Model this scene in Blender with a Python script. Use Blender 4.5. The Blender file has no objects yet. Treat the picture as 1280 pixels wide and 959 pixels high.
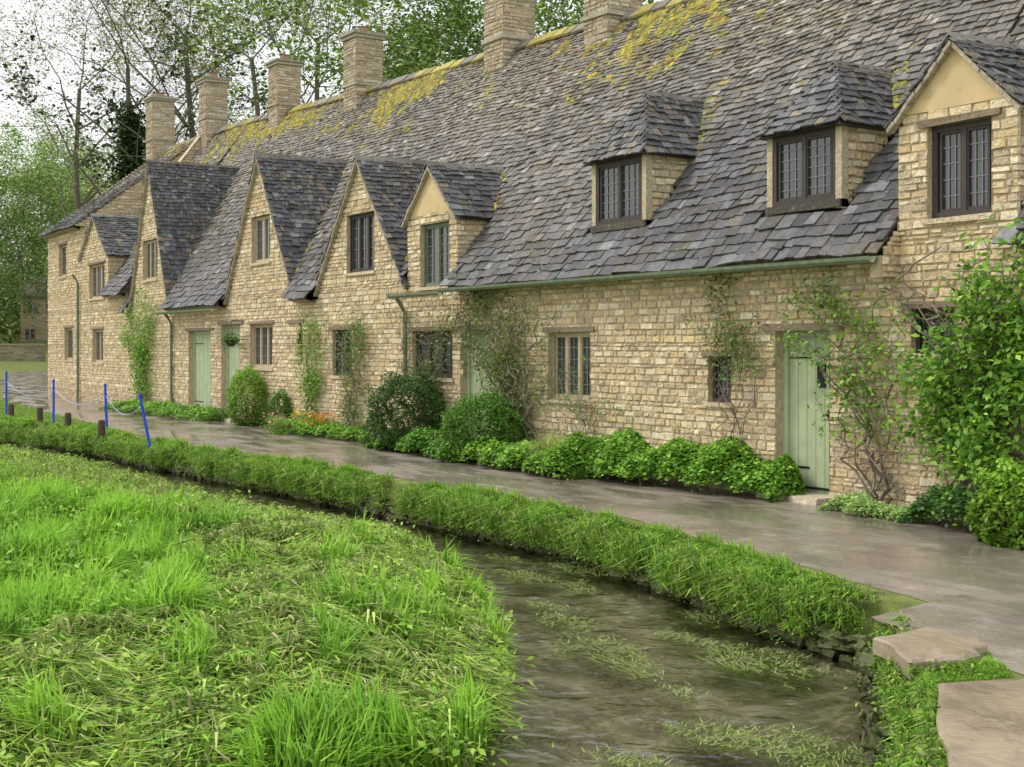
import bpy, math, random
import numpy as np
from mathutils import Vector, noise, Matrix
rnd = random.Random(7); rng = np.random.default_rng(7)
C = bpy.context.scene.collection
# ---------------------------------------------------------------- camera model
TH = math.radians(32); CX, HY = 640.0, 432.0; F = 1033/math.tan(TH)
CAM = Vector((0, -10.4, 1.7))
FW = Vector((-math.cos(TH), math.sin(TH), 0)); RT = Vector((math.sin(TH), math.cos(TH), 0))
def ray(px, py): return FW + RT*((px-CX)/F) + Vector((0, 0, (HY-py)/F))
def onY(px, py, Y=0.0):
    d = ray(px, py); return CAM + d*((Y-CAM.y)/d.y)
def onZ(px, py, z=0.0):
    d = ray(px, py); return CAM + d*((z-CAM.z)/d.z)
def atD(px, Z):
    d = ray(px, HY); return CAM + d*Z
def XF(px, Y=0.0): return onY(px, HY, Y).x
def ZF(px, py, Y=0.0): return onY(px, py, Y).z
# ---------------------------------------------------------------- object helpers
WL = {}
def link(o, parent=None, wl=None):
    C.objects.link(o)
    if parent is not None:
        o.parent = parent
        o.matrix_parent_inverse = Matrix.Translation(-WL.get(parent.name, Vector((0,0,0))))
    WL[o.name] = Vector((0,0,0)) if wl is None else Vector(wl)
    return o
def tag(o, label, cat, group=None, kind=None):
    if label: o['label'] = label
    if cat: o['category'] = cat
    if group: o['group'] = group
    if kind: o['kind'] = kind
    return o
def thing(name, loc, label, cat, group=None):
    o = bpy.data.objects.new(name, None); o.location = loc; o.empty_display_size = .2
    link(o, None, loc); return tag(o, label, cat, group)
def vc(c, j=.1):
    k = 1 + rnd.uniform(-j, j); return (c[0]*k, c[1]*k, c[2]*k)
class MB:
    def __init__(s): s.v = []; s.f = []; s.c = []
    def add(s, vs, fs, col):
        n = len(s.v); s.v += [tuple(p) for p in vs]; s.f += [tuple(i+n for i in f) for f in fs]; s.c += [col]*len(vs)
    def quad(s, a, b, c, d, col): s.add([a, b, c, d], [(0,1,2,3)], col)
    def hexa(s, p, col): s.add(p, [(0,1,2,3),(4,5,6,7),(0,1,5,4),(1,2,6,5),(2,3,7,6),(3,0,4,7)], col)
    def box(s, x0, x1, y0, y1, z0, z1, col=(1,1,1), j=0):
        r = (lambda: rnd.uniform(-j, j)) if j else (lambda: 0)
        s.hexa([(x+r(), y+r(), z+r()) for x, y, z in ((x0,y0,z0),(x1,y0,z0),(x1,y1,z0),(x0,y1,z0),(x0,y0,z1),(x1,y0,z1),(x1,y1,z1),(x0,y1,z1))], col)
    def tube(s, pts, rad, n=6, col=(1,1,1), cap=True):
        pts = [Vector(p) for p in pts]; rings = []
        for i, p in enumerate(pts):
            d = (pts[min(i+1, len(pts)-1)] - pts[max(i-1, 0)])
            if d.length < 1e-6: d = Vector((0,0,1))
            d.normalize(); a = d.orthogonal().normalized() if abs(d.z) > .95 else d.cross(Vector((0,0,1))).normalized()
            b = d.cross(a); r = rad[i] if isinstance(rad, (list, tuple)) else rad
            rings.append([p + (a*math.cos(2*math.pi*k/n) + b*math.sin(2*math.pi*k/n))*r for k in range(n)])
        vs = [q for R in rings for q in R]; fs = []
        for i in range(len(pts)-1):
            for k in range(n):
                fs.append((i*n+k, i*n+(k+1)%n, (i+1)*n+(k+1)%n, (i+1)*n+k))
        if cap: fs.append(tuple(range(n))); fs.append(tuple((len(pts)-1)*n+k for k in range(n)))
        s.add(vs, fs, col)
    def dome(s, c, r, h, N, col):
        N = Vector(N).normalized(); a = N.orthogonal().normalized(); b = N.cross(a); c = Vector(c); vs = []
        for q, hh in ((1, 0), (.8, .65)):
            for k in range(6):
                t = k*math.pi/3; rr = r*q*rnd.uniform(.7, 1.3); vs.append(c + (a*math.cos(t)+b*math.sin(t))*rr + N*h*hh)
        vs.append(c+N*h); fs = [(k, (k+1)%6, 6+(k+1)%6, 6+k) for k in range(6)] + [(6+k, 6+(k+1)%6, 12) for k in range(6)]
        s.add(vs, fs, col)
    def build(s, name, mat, parent=None, smooth=False):
        me = bpy.data.meshes.new(name); me.from_pydata(s.v, [], s.f)
        a = me.color_attributes.new('Col', 'FLOAT_COLOR', 'POINT')
        arr = np.ones((len(s.v), 4), dtype=np.float32)
        if s.c: arr[:, :3] = np.array(s.c, dtype=np.float32)
        a.data.foreach_set('color', arr.ravel())
        if smooth: me.polygons.foreach_set('use_smooth', [True]*len(me.polygons))
        me.materials.append(mat); me.update()
        return link(bpy.data.objects.new(name, me), parent)
def quads(name, V, col, mat, parent=None):
    M = len(V); me = bpy.data.meshes.new(name)
    me.vertices.add(M*4); me.vertices.foreach_set('co', V.astype(np.float32).ravel())
    me.loops.add(M*4); me.loops.foreach_set('vertex_index', np.arange(M*4, dtype=np.int32))
    me.polygons.add(M); me.polygons.foreach_set('loop_start', np.arange(0, M*4, 4, dtype=np.int32))
    me.update(calc_edges=True); me.validate()
    a = me.color_attributes.new('Col', 'FLOAT_COLOR', 'POINT')
    arr = np.ones((M, 4, 4), dtype=np.float32); arr[:, :, :3] = col[:, None, :]
    a.data.foreach_set('color', arr.ravel()); me.materials.append(mat)
    return link(bpy.data.objects.new(name, me), parent)
def leaves(P, size, cols, flat=.3, fold=.2, asp=.5, bias=None):
    N = len(P); n = rng.normal(size=(N,3)); n[:,2] = np.abs(n[:,2]) + flat*2
    if bias is not None: n += np.array(bias)
    n /= np.linalg.norm(n, axis=1)[:,None]
    t = np.cross(n, rng.normal(size=(N,3))); t /= np.linalg.norm(t, axis=1)[:,None]+1e-9; b = np.cross(n, t)
    s = (size*rng.uniform(.6, 1.3, N))[:,None]
    V = np.stack([P-t*s, P+b*s*asp+n*s*fold, P+t*s, P-b*s*asp+n*s*fold], axis=1)
    c = np.array(cols)[rng.integers(0, len(cols), N)]*rng.uniform(.65, 1.35, N)[:,None]
    return V, c
def blades(P, L, az, lean, w, c):
    N = len(P); h = np.stack([np.cos(az), np.sin(az), np.zeros(N)], 1); up = np.array([0,0,1.])
    sa = az+rng.uniform(-1.2, 1.2, N)+math.pi/2; sd = np.stack([np.cos(sa), np.sin(sa), np.zeros(N)], 1)*w[:,None]
    L = L[:,None]; ln = lean[:,None]
    m = P + up*L*.6*(1-ln*.35) + h*L*ln*.25; t = P + up*L*(1-ln*.75) + h*L*ln*.9
    q1 = np.stack([P-sd, P+sd, m+sd*.8, m-sd*.8], 1); q2 = np.stack([m-sd*.8, m+sd*.8, t+sd*.12, t-sd*.12], 1)
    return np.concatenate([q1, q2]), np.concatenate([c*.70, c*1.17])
# ---------------------------------------------------------------- materials
def mat(name, col=None, rough=.8, nscale=20, namt=.3, bump=.3, bscale=60, leaf=False, spec=.3, metal=0, extra=None, bdist=.01):
    m = bpy.data.materials.new(name); m.use_nodes = True; nt = m.node_tree; N = nt.nodes; Lk = nt.links
    b = N['Principled BSDF']; out = N['Material Output']
    b.inputs['Roughness'].default_value = rough; b.inputs['Specular IOR Level'].default_value = spec; b.inputs['Metallic'].default_value = metal
    tc = N.new('ShaderNodeTexCoord')
    if col is None:
        a = N.new('ShaderNodeAttribute'); a.attribute_name = 'Col'; src = a.outputs['Color']
    else:
        r = N.new('ShaderNodeRGB'); r.outputs[0].default_value = (*col, 1); src = r.outputs[0]
    if namt > 0:
        n = N.new('ShaderNodeTexNoise'); n.inputs['Scale'].default_value = nscale; n.inputs['Detail'].default_value = 6; n.inputs['Roughness'].default_value = .65
        Lk.new(tc.outputs['Object'], n.inputs['Vector'])
        mr = N.new('ShaderNodeMapRange'); mr.inputs['From Min'].default_value = .3; mr.inputs['From Max'].default_value = .7
        mr.inputs['To Min'].default_value = 1-namt; mr.inputs['To Max'].default_value = 1+namt
        Lk.new(n.outputs['Fac'], mr.inputs['Value'])
        mx = N.new('ShaderNodeMix'); mx.data_type = 'RGBA'; mx.blend_type = 'MULTIPLY'; mx.inputs['Factor'].default_value = 1
        Lk.new(src, mx.inputs['A']); Lk.new(mr.outputs['Result'], mx.inputs['B']); src = mx.outputs['Result']
    if extra: src = extra(nt, tc, src, b)
    Lk.new(src, b.inputs['Base Color'])
    if bump > 0:
        n2 = N.new('ShaderNodeTexNoise'); n2.inputs['Scale'].default_value = bscale; n2.inputs['Detail'].default_value = 5
        Lk.new(tc.outputs['Object'], n2.inputs['Vector'])
        bp = N.new('ShaderNodeBump'); bp.inputs['Strength'].default_value = bump; bp.inputs['Distance'].default_value = bdist
        Lk.new(n2.outputs['Fac'], bp.inputs['Height']); Lk.new(bp.outputs['Normal'], b.inputs['Normal'])
    if leaf:
        tr = N.new('ShaderNodeBsdfTranslucent'); Lk.new(src, tr.inputs['Color'])
        ms = N.new('ShaderNodeMixShader'); ms.inputs[0].default_value = .35
        Lk.new(b.outputs[0], ms.inputs[1]); Lk.new(tr.outputs[0], ms.inputs[2]); Lk.new(ms.outputs[0], out.inputs['Surface'])
    return m
def spots(color, scale, lo, hi, fac=.8):
    def ex(nt, tc, src, b):
        N = nt.nodes; n = N.new('ShaderNodeTexNoise'); n.inputs['Scale'].default_value = scale; n.inputs['Detail'].default_value = 8; n.inputs['Roughness'].default_value = .7
        nt.links.new(tc.outputs['Object'], n.inputs['Vector'])
        mr = N.new('ShaderNodeMapRange'); mr.inputs['From Min'].default_value = lo; mr.inputs['From Max'].default_value = hi; mr.inputs['To Max'].default_value = fac
        nt.links.new(n.outputs['Fac'], mr.inputs['Value'])
        mx = N.new('ShaderNodeMix'); mx.data_type = 'RGBA'; nt.links.new(mr.outputs['Result'], mx.inputs['Factor'])
        nt.links.new(src, mx.inputs['A']); mx.inputs['B'].default_value = (*color, 1); return mx.outputs['Result']
    return ex
def two(*fs):
    def ex(nt, tc, s, b):
        for f in fs: s = f(nt, tc, s, b)
        return s
    return ex
def bedtint(nt, tc, src, b):
    N = nt.nodes; g = N.new('ShaderNodeNewGeometry'); sp = N.new('ShaderNodeSeparateXYZ'); nt.links.new(g.outputs['Position'], sp.inputs[0])
    mr = N.new('ShaderNodeMapRange'); mr.inputs['From Min'].default_value = -.34; mr.inputs['From Max'].default_value = -.41; nt.links.new(sp.outputs['Z'], mr.inputs['Value'])
    n = N.new('ShaderNodeTexNoise'); n.inputs['Scale'].default_value = 2.2; n.inputs['Detail'].default_value = 10; n.inputs['Roughness'].default_value = .70; nt.links.new(tc.outputs['Object'], n.inputs['Vector'])
    cr = N.new('ShaderNodeValToRGB'); e = cr.color_ramp.elements; e[0].position = .34; e[0].color = (.13,.11,.075,1); e[1].position = .66; e[1].color = (.60,.57,.45,1)
    k = cr.color_ramp.elements.new(.5); k.color = (.33,.31,.20,1); nt.links.new(n.outputs['Fac'], cr.inputs[0])
    mx = N.new('ShaderNodeMix'); mx.data_type = 'RGBA'; nt.links.new(mr.outputs['Result'], mx.inputs['Factor']); nt.links.new(src, mx.inputs['A']); nt.links.new(cr.outputs[0], mx.inputs['B'])
    return mx.outputs['Result']
M_stone = mat('limestone', None, .92, 18, .30, 1.0, 34, bdist=.020, extra=two(spots((.27,.215,.13), 1.3, .53, .8, .55), spots((.86,.79,.62), 8, .57, .74, .5), spots((.33,.27,.17), 22, .60, .75, .42)))
M_slate = mat('stone_slate', None, .55, 14, .38, .9, 28, spec=.4, bdist=.016, extra=two(spots((.44,.42,.37), 10, .61, .70, .55), spots((.13,.11,.08), 1.1, .5, .7, .45)))
M_moss = mat('moss', None, .95, 30, .5, .9, 70, extra=spots((.20,.14,.05), 5, .5, .68, .6))
M_plaster = mat('ochre_plaster', (.66,.51,.28), .9, 5, .18, .4, 30, extra=two(spots((.36,.29,.18), 2.5, .48, .75, .6), spots((.75,.64,.45), 6, .55, .75, .5)))
M_timber = mat('weathered_timber', (.25,.195,.14), .8, 25, .35, .4, 50)
M_verge = mat('pale_verge_stone', (.40,.35,.26), .9, 12, .4, .6, 40)
M_frame = mat('window_frame_dark', (.065,.055,.048), .6, 20, .2, .2, 60)
M_framel = mat('window_frame_stone', (.48,.40,.27), .8, 20, .2, .2, 60)
M_lead = mat('lead', (.2,.2,.2), .5, 20, .1, 0)
M_doorg = mat('sage_green_paint', (.39,.46,.28), .6, 6, .14, .15, 80, spec=.3, extra=spots((.28,.33,.19), 2, .5, .75, .5))
M_doorf = mat('pale_green_paint', (.44,.51,.33), .55, 6, .12, .1, 80)
M_iron = mat('black_iron', (.012,.012,.012), .45, 20, .1, .1)
M_pipe = mat('green_pipe', (.16,.20,.125), .5, 12, .3, .1)
M_leaf = mat('leaf', None, .5, 3, .12, 0, leaf=True, spec=.35)
M_tleaf = mat('tree_leaf', None, .6, 1, .12, 0, spec=.2)
M_grass = mat('grass_blade', None, .55, 2, .15, 0, leaf=True, spec=.3)
M_bark = mat('bark', None, .9, 12, .35, .5, 30)
M_blue = mat('blue_pole_paint', (.03,.09,.62), .5, 20, .1, 0)
M_tape = mat('pale_tape', (.35,.45,.75), .6, 20, .1, 0)
M_clay = mat('clay_pot', (.3,.2,.13), .85, 20, .2, .2)
M_glass = mat('window_glass', (.045,.052,.06), .06, 3, .5, .25, 2.5, spec=.8, bdist=.02)
M_petal = mat('petal', None, .6, 3, .05, 0, leaf=True)
M_soil = mat('meadow_ground', (.17,.22,.05), .95, 5, .4, .6, 25, extra=two(spots((.11,.095,.045), 2, .45, .65, .7), bedtint))
M_bank = mat('bank_stone', None, .85, 9, .5, 1.0, 14, spec=.3, bdist=.05, extra=spots((.10,.13,.035), 3, .40, .58, .9))
M_slab = mat('worn_slab', (.37,.30,.21), .35, 5, .3, .8, 12, spec=.5, bdist=.02, extra=two(spots((.16,.12,.08), 2.5, .45, .65, .8), spots((.46,.40,.31), 7, .56, .72, .6)))
def road_mat():
    m = mat('wet_road', (.31,.262,.215), .5, 1.6, .35, .9, 38, spec=.6, bdist=.013, extra=two(spots((.13,.107,.085), .8, .42, .60, .8), spots((.45,.395,.33), 3.5, .52, .70, .55), spots((.11,.09,.07), 14, .60, .72, .45)))
    nt = m.node_tree; N = nt.nodes; b = N['Principled BSDF']; tc = N.new('ShaderNodeTexCoord')
    mp = N.new('ShaderNodeMapping'); mp.inputs['Scale'].default_value = (.5, 1.7, 1); nt.links.new(tc.outputs['Object'], mp.inputs['Vector'])
    n = N.new('ShaderNodeTexNoise'); n.inputs['Scale'].default_value = 1.3; n.inputs['Detail'].default_value = 8; n.inputs['Roughness'].default_value = .64; nt.links.new(mp.outputs[0], n.inputs['Vector'])
    mr = N.new('ShaderNodeMapRange'); mr.inputs['From Min'].default_value = .46; mr.inputs['From Max'].default_value = .58
    mr.inputs['To Min'].default_value = .05; mr.inputs['To Max'].default_value = .45
    nt.links.new(n.outputs['Fac'], mr.inputs['Value']); nt.links.new(mr.outputs[0], b.inputs['Roughness'])
    m2 = N.new('ShaderNodeMapRange'); m2.inputs['From Min'].default_value = .46; m2.inputs['From Max'].default_value = .55; m2.inputs['To Min'].default_value = .06; m2.inputs['To Max'].default_value = .9
    nt.links.new(n.outputs['Fac'], m2.inputs['Value'])
    for nd in N:
        if nd.type == 'BUMP': nt.links.new(m2.outputs[0], nd.inputs['Strength'])
    return m
M_road = road_mat()
def water_mat():
    m = bpy.data.materials.new('stream_water'); m.use_nodes = True; nt = m.node_tree; N = nt.nodes; N.remove(N['Principled BSDF']); out = N['Material Output']
    tc = N.new('ShaderNodeTexCoord')
    def nz(s, det, dist):
        n = N.new('ShaderNodeTexNoise'); n.inputs['Scale'].default_value = s; n.inputs['Detail'].default_value = det; n.inputs['Distortion'].default_value = dist; nt.links.new(tc.outputs['Object'], n.inputs['Vector']); return n
    a = nz(2.4, 2, .5); c = nz(15, 2, .3)
    b1 = N.new('ShaderNodeBump'); b1.inputs['Strength'].default_value = 1; b1.inputs['Distance'].default_value = .050; nt.links.new(a.outputs['Fac'], b1.inputs['Height'])
    b2 = N.new('ShaderNodeBump'); b2.inputs['Strength'].default_value = 1; b2.inputs['Distance'].default_value = .009; nt.links.new(c.outputs['Fac'], b2.inputs['Height']); nt.links.new(b1.outputs[0], b2.inputs['Normal'])
    g = N.new('ShaderNodeBsdfGlossy'); g.inputs['Roughness'].default_value = .04; nt.links.new(b2.outputs[0], g.inputs['Normal'])
    t = N.new('ShaderNodeBsdfTransparent'); t.inputs['Color'].default_value = (.92,.92,.84,1)
    fr = N.new('ShaderNodeFresnel'); fr.inputs['IOR'].default_value = 1.6; nt.links.new(b2.outputs[0], fr.inputs['Normal'])
    mx = N.new('ShaderNodeMixShader'); nt.links.new(fr.outputs[0], mx.inputs[0]); nt.links.new(t.outputs[0], mx.inputs[1]); nt.links.new(g.outputs[0], mx.inputs[2]); nt.links.new(mx.outputs[0], out.inputs['Surface'])
    return m
M_water = water_mat()
# ---------------------------------------------------------------- terrain
WZ = -.40
def zpts(lst, z): return [(onZ(a, b, z).x, onZ(a, b, z).y) for a, b in lst]
RW = np.array([(-2.5,-14),(-3.1,-8.2)] + zpts([(1140,962),(1156,890),(1142,858)], 0) + zpts([(1118,834),(1045,808),(960,778),(880,746),(750,701),(640,675),(560,657),(440,631),(330,609),(210,586),(100,561),(0,548)], WZ) + [(-78,-7.5)])
LW = np.array([(-5.4,-14)] + zpts([(596,962),(625,880),(630,800),(580,736),(500,676),(430,660),(280,628),(200,606),(100,578),(0,563)], WZ) + [(-78,-9.0)])
def pdist(P, L):
    best = np.full(len(P), 1e9)
    for a, b in zip(L[:-1], L[1:]):
        d = b-a; t = np.clip(((P-a)@d)/(d@d), 0, 1); q = a + t[:,None]*d
        best = np.minimum(best, np.hypot(*(P-q).T))
    return best
WP = np.concatenate([RW, LW[::-1]])
def inside(P, poly=WP):
    x, y = P.T; r = np.zeros(len(P), bool); j = len(poly)-1
    for i in range(len(poly)):
        xi, yi = poly[i]; xj, yj = poly[j]
        if yi != yj: r ^= ((yi > y) != (yj > y)) & (x < (xj-xi)*(y-yi)/(yj-yi)+xi)
        j = i
    return r
def sst(x): x = np.clip(x, 0, 1); return x*x*(3-2*x)
def Hs(P):
    P = np.asarray(P, float); dr, dl = pdist(P, RW), pdist(P, LW); ins = inside(P); x, y = P.T
    lump = .06*np.sin(x*1.9+np.sin(y*1.7))*np.cos(y*2.9+x) + .04*np.sin(x*5.1+y*4.3)*np.cos(y*6-x*2)
    wd_ = 1.3+2.6*sst((-11-x)/5)
    left = WZ-.03+.07*sst(dl/.2)+.25*sst(dl/wd_)+lump*sst(dl/wd_)
    right = WZ-.03+.40*sst(dr/.18)
    h = np.where(dr < dl, right, left); h = np.where(ins, WZ-.03-.10*sst(np.minimum(dr, dl)/.6)-.03*np.sin(x*2.1)*np.cos(y*3.3), h)
    far = np.clip((y-14)*.13, 0, 10) + np.clip((-x-125)*.12, 0, 10)
    return h + far
def H(x, y): return float(Hs([(x, y)])[0])
xs = np.concatenate([np.linspace(-700,-100,12), np.arange(-95,-50,1.5), np.arange(-50,-33,.4), np.arange(-33,-20,.15), np.arange(-20,-2,.09), np.arange(-2,12,1.), np.linspace(14,400,10)])
ys = np.concatenate([np.linspace(-400,-22,8), np.arange(-18,-11,.5), np.arange(-11,-2.4,.08), np.arange(-2.4,14,.8), np.linspace(15,700,24)])
XX, YY = np.meshgrid(xs, ys, indexing='ij'); PG = np.stack([XX.ravel(), YY.ravel()], 1); ZZ = Hs(PG)
me = bpy.data.meshes.new('ground'); nx, ny = len(xs), len(ys)
idx = np.arange(nx*ny).reshape(nx, ny)
fc = np.stack([idx[:-1,:-1], idx[1:,:-1], idx[1:,1:], idx[:-1,1:]], -1).reshape(-1,4)
me.from_pydata(np.column_stack([PG, ZZ]).tolist(), [], fc.tolist()); me.materials.append(M_soil)
me.polygons.foreach_set('use_smooth', [True]*len(me.polygons))
tag(link(bpy.data.objects.new('ground', me)), 'grassy ground rising to a wooded hillside', 'ground', kind='structure')
w = MB(); w.quad((-78,-14,WZ),(-1.0,-14,WZ),(-1.0,-2.6,WZ),(-78,-2.6,WZ),(1,1,1))
tag(w.build('water', M_water), 'shallow brown stream curving past the meadow', 'stream', kind='structure')
RE = zpts([(1280,845),(1110,776),(870,692),(640,638),(500,605),(340,576),(200,552),(130,532),(60,515),(0,499)], 0)
EX = [8, -2.0] + [p[0] for p in RE]; EY = [-6.5, -5.1] + [p[1] for p in RE]
RWX = [-p[0] for p in RW[5:]]; RWY = [p[1] for p in RW[5:]]
def yE(x):
    y = float(np.interp(-x, [-a for a in EX], EY))
    if x < RW[5][0]: y = max(y, float(np.interp(-x, RWX, RWY))+.34)
    return y
r = MB(); vs = []; fs = []
xr = list(np.arange(8, -44, -.12)); K = 8
for i, x in enumerate(xr):
    for k in range(K+1):
        t = k/K; y = (yE(x)+.06)*(1-t)+.12*t + ((rnd.uniform(-.015,.015)+.03*math.sin(x*2.3)+.02*math.sin(x*5.7)) if k == 0 else 0); vs.append((x, y, (-.026 if k == 0 else .0)+.02*math.sin(t*math.pi)))
for (a, b) in (((-47,-1.3),(-47,.4)),((-54,.0),(-53,3.2)),((-68,2.6),(-67,7)),((-92,8),(-90,14))):
    for k in range(K+1):
        t = k/K; vs.append((a[0]*(1-t)+b[0]*t, a[1]*(1-t)+b[1]*t, .0+.02*math.sin(t*math.pi)))
n = len(vs)//(K+1)
for i in range(n-1):
    for k in range(K): fs.append((i*(K+1)+k, i*(K+1)+k+1, (i+1)*(K+1)+k+1, (i+1)*(K+1)+k))
r.add(vs, fs, (1,1,1)); tag(r.build('road', M_road, smooth=True), 'wet brown lane running along the cottage row', 'lane', kind='structure')
# ---------------------------------------------------------------- stone walls
SPAL = [(.68,.54,.31),(.74,.61,.39),(.80,.71,.50),(.66,.50,.28),(.58,.47,.29),(.66,.50,.31),(.72,.59,.38),(.47,.39,.27),(.82,.73,.53),(.56,.48,.34)]
SPAL = [tuple(a*.82+b*.18 for a, b in zip(c, (.73,.60,.385))) for c in SPAL]
MORT = (.49,.405,.265)
crr = random.Random(3); COURSES = []; z = -.15
while z < 10.8:
    hh = crr.uniform(.042, .105); COURSES.append((z, z+hh)); z += hh
def hsh(i, b): return random.Random(int(i*7919 + round(b*100)*31)).uniform(-.12, .12)
def stones(mb, tf, zlo, zhi, ints, holes=(), pal=SPAL, wr=(.07,.27), rough=1.0):
    for i, (z0, z1) in enumerate(COURSES):
        if z1 <= zlo or z0 >= zhi: continue
        z0 = max(z0, zlo); z1 = min(z1, zhi)
        if z1-z0 < .02: continue
        zm = (z0+z1)/2
        cuts = sorted({z0, z1} | {h for H_ in holes for h in (H_[2], H_[3]) if z0 < h < z1})
        for a, b in zip(cuts[:-1], cuts[1:]):
            m = (a+b)/2; iv = list(ints(m, i))
            for h in holes:
                if h[2] < m < h[3]:
                    nv = []
                    for p, q in iv:
                        if h[0] > p: nv.append((p, min(q, h[0])))
                        if h[1] < q: nv.append((max(p, h[1]), q))
                    iv = [u for u in nv if u[1]-u[0] > .005]
            for p, q in iv: mb.quad(tf(p,a,-.007), tf(q,a,-.007), tf(q,b,-.007), tf(p,b,-.007), MORT)
        iv = list(ints(zm, i)); soft = []
        for h in holes:
            ov = max(0, min(z1,h[3])-max(z0,h[2]))/(z1-z0)
            if ov > .5:
                nv = []
                for p, q in iv:
                    if h[0] > p: nv.append((p, min(q, h[0])))
                    if h[1] < q: nv.append((max(p, h[1]), q))
                iv = [u for u in nv if u[1]-u[0] > .03]
            elif ov > 0: soft.append(h)
        for p, q in iv:
            x = p
            while x < q-.01:
                ww = rnd.uniform(*wr)*(1 if z1-z0 > .08 else .8)
                if q-(x+ww) < .06: ww = q-x
                a0, a1, c0, c1 = x+.003, x+ww-.003, z0+.002+rnd.uniform(0,.009), z1-.002-rnd.uniform(0,.009)
                for h in soft:
                    if a1 > h[0] and a0 < h[1]:
                        if h[3] < zm+.001 and h[3] > c0: c0 = h[3]+.003
                        elif h[2] > c0: c1 = min(c1, h[2]-.003)
                x += ww
                if c1-c0 < .015 or a1-a0 < .015: continue
                d = rnd.uniform(-.001, .018)*rough; g = .012; j = lambda: rnd.uniform(-.011, .010); jd = lambda: rnd.uniform(-.006,.006)
                bk = [tf(a0,c0,-.025), tf(a1,c0,-.025), tf(a1,c1,-.025), tf(a0,c1,-.025)]
                fr = [tf(a0+g+j(),c0+g*.6+j()*.6,d+jd()), tf(a1-g-j(),c0+g*.6+j()*.6,d+jd()), tf(a1-g-j(),c1-g*.6-j()*.6,d+jd()), tf(a0+g+j(),c1-g*.6-j()*.6,d+jd())]
                col = rnd.choice(pal); k = rnd.uniform(.86, 1.1)
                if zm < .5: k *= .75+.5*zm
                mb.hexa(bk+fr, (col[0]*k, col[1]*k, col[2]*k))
TFF = lambda x, z, d: (x, -d, z)
# ---------------------------------------------------------------- roof definitions
YR, YE_ = 3.6, -.28; DY = YR-YE_
rp = [(188,206),(215,186),(265,168),(300,156),(430,122),(590,76),(700,44),(850,3)]
rr_ = sorted([(onY(a,b,YR).x, onY(a,b,YR).z) for a, b in rp]); RXs = [a for a, _ in rr_]; RZs = [b for _, b in rr_]
def ridgeZ(X): return float(np.interp(X, RXs, RZs))
XFAR = XF(107); XST = XF(160); XR0 = XF(1270)
EFAR = ZF(62,296)
def eaveZ(X): return EFAR if X < XFAR else (3.1 if X < XST else 2.60)
def wob(X, Y): return .07*noise.noise(Vector((X*.5, Y*.6, 3)))
def mainp(X, v, e=None):
    e = eaveZ(X) if e is None else e
    Y = YE_ + v*DY; return Vector((X, Y, e+(ridgeZ(X)-e)*v + wob(X, Y)))
def roofz(X, Y): return mainp(X, (Y-YE_)/DY).z
def Yroof(X, z):
    e, r_ = eaveZ(X), ridgeZ(X); return YE_ + (z-e)/(r_-e)*DY
def roof_hit(px, py):
    d = ray(px, py)
    for k in range(1, 800):
        Y = -.3 + k*.005; p = CAM + d*((Y-CAM.y)/d.y)
        if p.z < roofz(p.x, Y): return p
    return p
def gab(ap, foot, zf, yf=-.08, hw=None):
    p = onY(ap[0], ap[1], 0); hw = abs(p.x-XF(foot)) if hw is None else hw
    return dict(xa=p.x, za=p.z, hw=hw, zf=zf, yf=yf)
GA = gab((1195,50), 1118, ZF(1118,160)); G1 = gab((540,207), 0, ZF(508,281), hw=(XF(574)-XF(508))/2); G2 = gab((450,199), 397, 2.70)
G3 = gab((325,195), 284, 2.66); G4 = gab((188,203), 213, 2.75); G5 = gab((118,270), 101, ZF(100,326))
G1['xa'] = (XF(574)+XF(508))/2
DORM = [GA,G1,G2,G3,G4,G5]; WALLG = list(DORM)
def dz(g, X): return g['za']-(g['za']-g['zf'])*abs(X-g['xa'])/g['hw']
def under(X, Y, Zv, sm=.0):
    for g in DORM:
        if abs(X-g['xa']) < g['hw']-.02 and Y > g['yf']-.3*(g['yf'] < 0) and Zv < dz(g, X)-sm: return True
    return False
def courses(S, big=.235, small=.115):
    out = [0]; u = 0
    while u < S:
        u += (big+(small-big)*u/S)*rnd.uniform(.93,1.07); out.append(u/S)
    out[-1] = 1.0; return out
rs = random.Random(11); MAINC = courses(6.4, .165, .070)
def slates(mb, pf, cs, ar, N, skip, colf, wk=1.0):
    N = Vector(N).normalized()
    for i in range(len(cs)-1):
        v0, v1 = cs[i], min(1.0, cs[i+1]+(cs[i+1]-cs[i])*.5); ex = cs[i+1]-cs[i]
        a0, a1 = ar((cs[i]+cs[i+1])/2, i)
        a = a0; ph = rs.random()*6
        while a < a1-.02:
            ww = rs.uniform(.09, .27)*wk*(1.1-.45*v0)
            if a1-(a+ww) < .07: ww = a1-a
            m = pf(a+ww/2, (v0+v1)/2)
            if not skip(m):
                jv = rs.uniform(-.14,.14)*ex+.07*ex*math.sin(a*1.7+ph) if i else rs.uniform(-.1,.05)*ex; lf = rs.uniform(.0,.019); t = rs.uniform(.016,.030); g = rs.uniform(.002,.008)
                tl = rs.uniform(-.007,.007); s1 = rs.uniform(-.08,.08)*ex
                b0 = pf(a+g, v0+jv+s1); b1 = pf(a+ww-g, v0+jv-s1); c1 = pf(a+ww-g, v1); c0 = pf(a+g, v1)
                lo = [b0+N*(.020+lf+tl), b1+N*(.020+lf-tl), c1+N*.002, c0+N*.002]
                mb.hexa(lo+[q+N*t for q in lo], colf(m, v0))
            a += ww
MPT = [(onY(px, py, YR).x, wd_, st) for px, py, wd_, st in ((300,155,1.7,.75),(385,135,2.4,.75),(530,95,2.6,.75),(690,45,1.0,.4),(820,10,1.6,.65),(960,-20,1.8,.6))]
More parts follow.
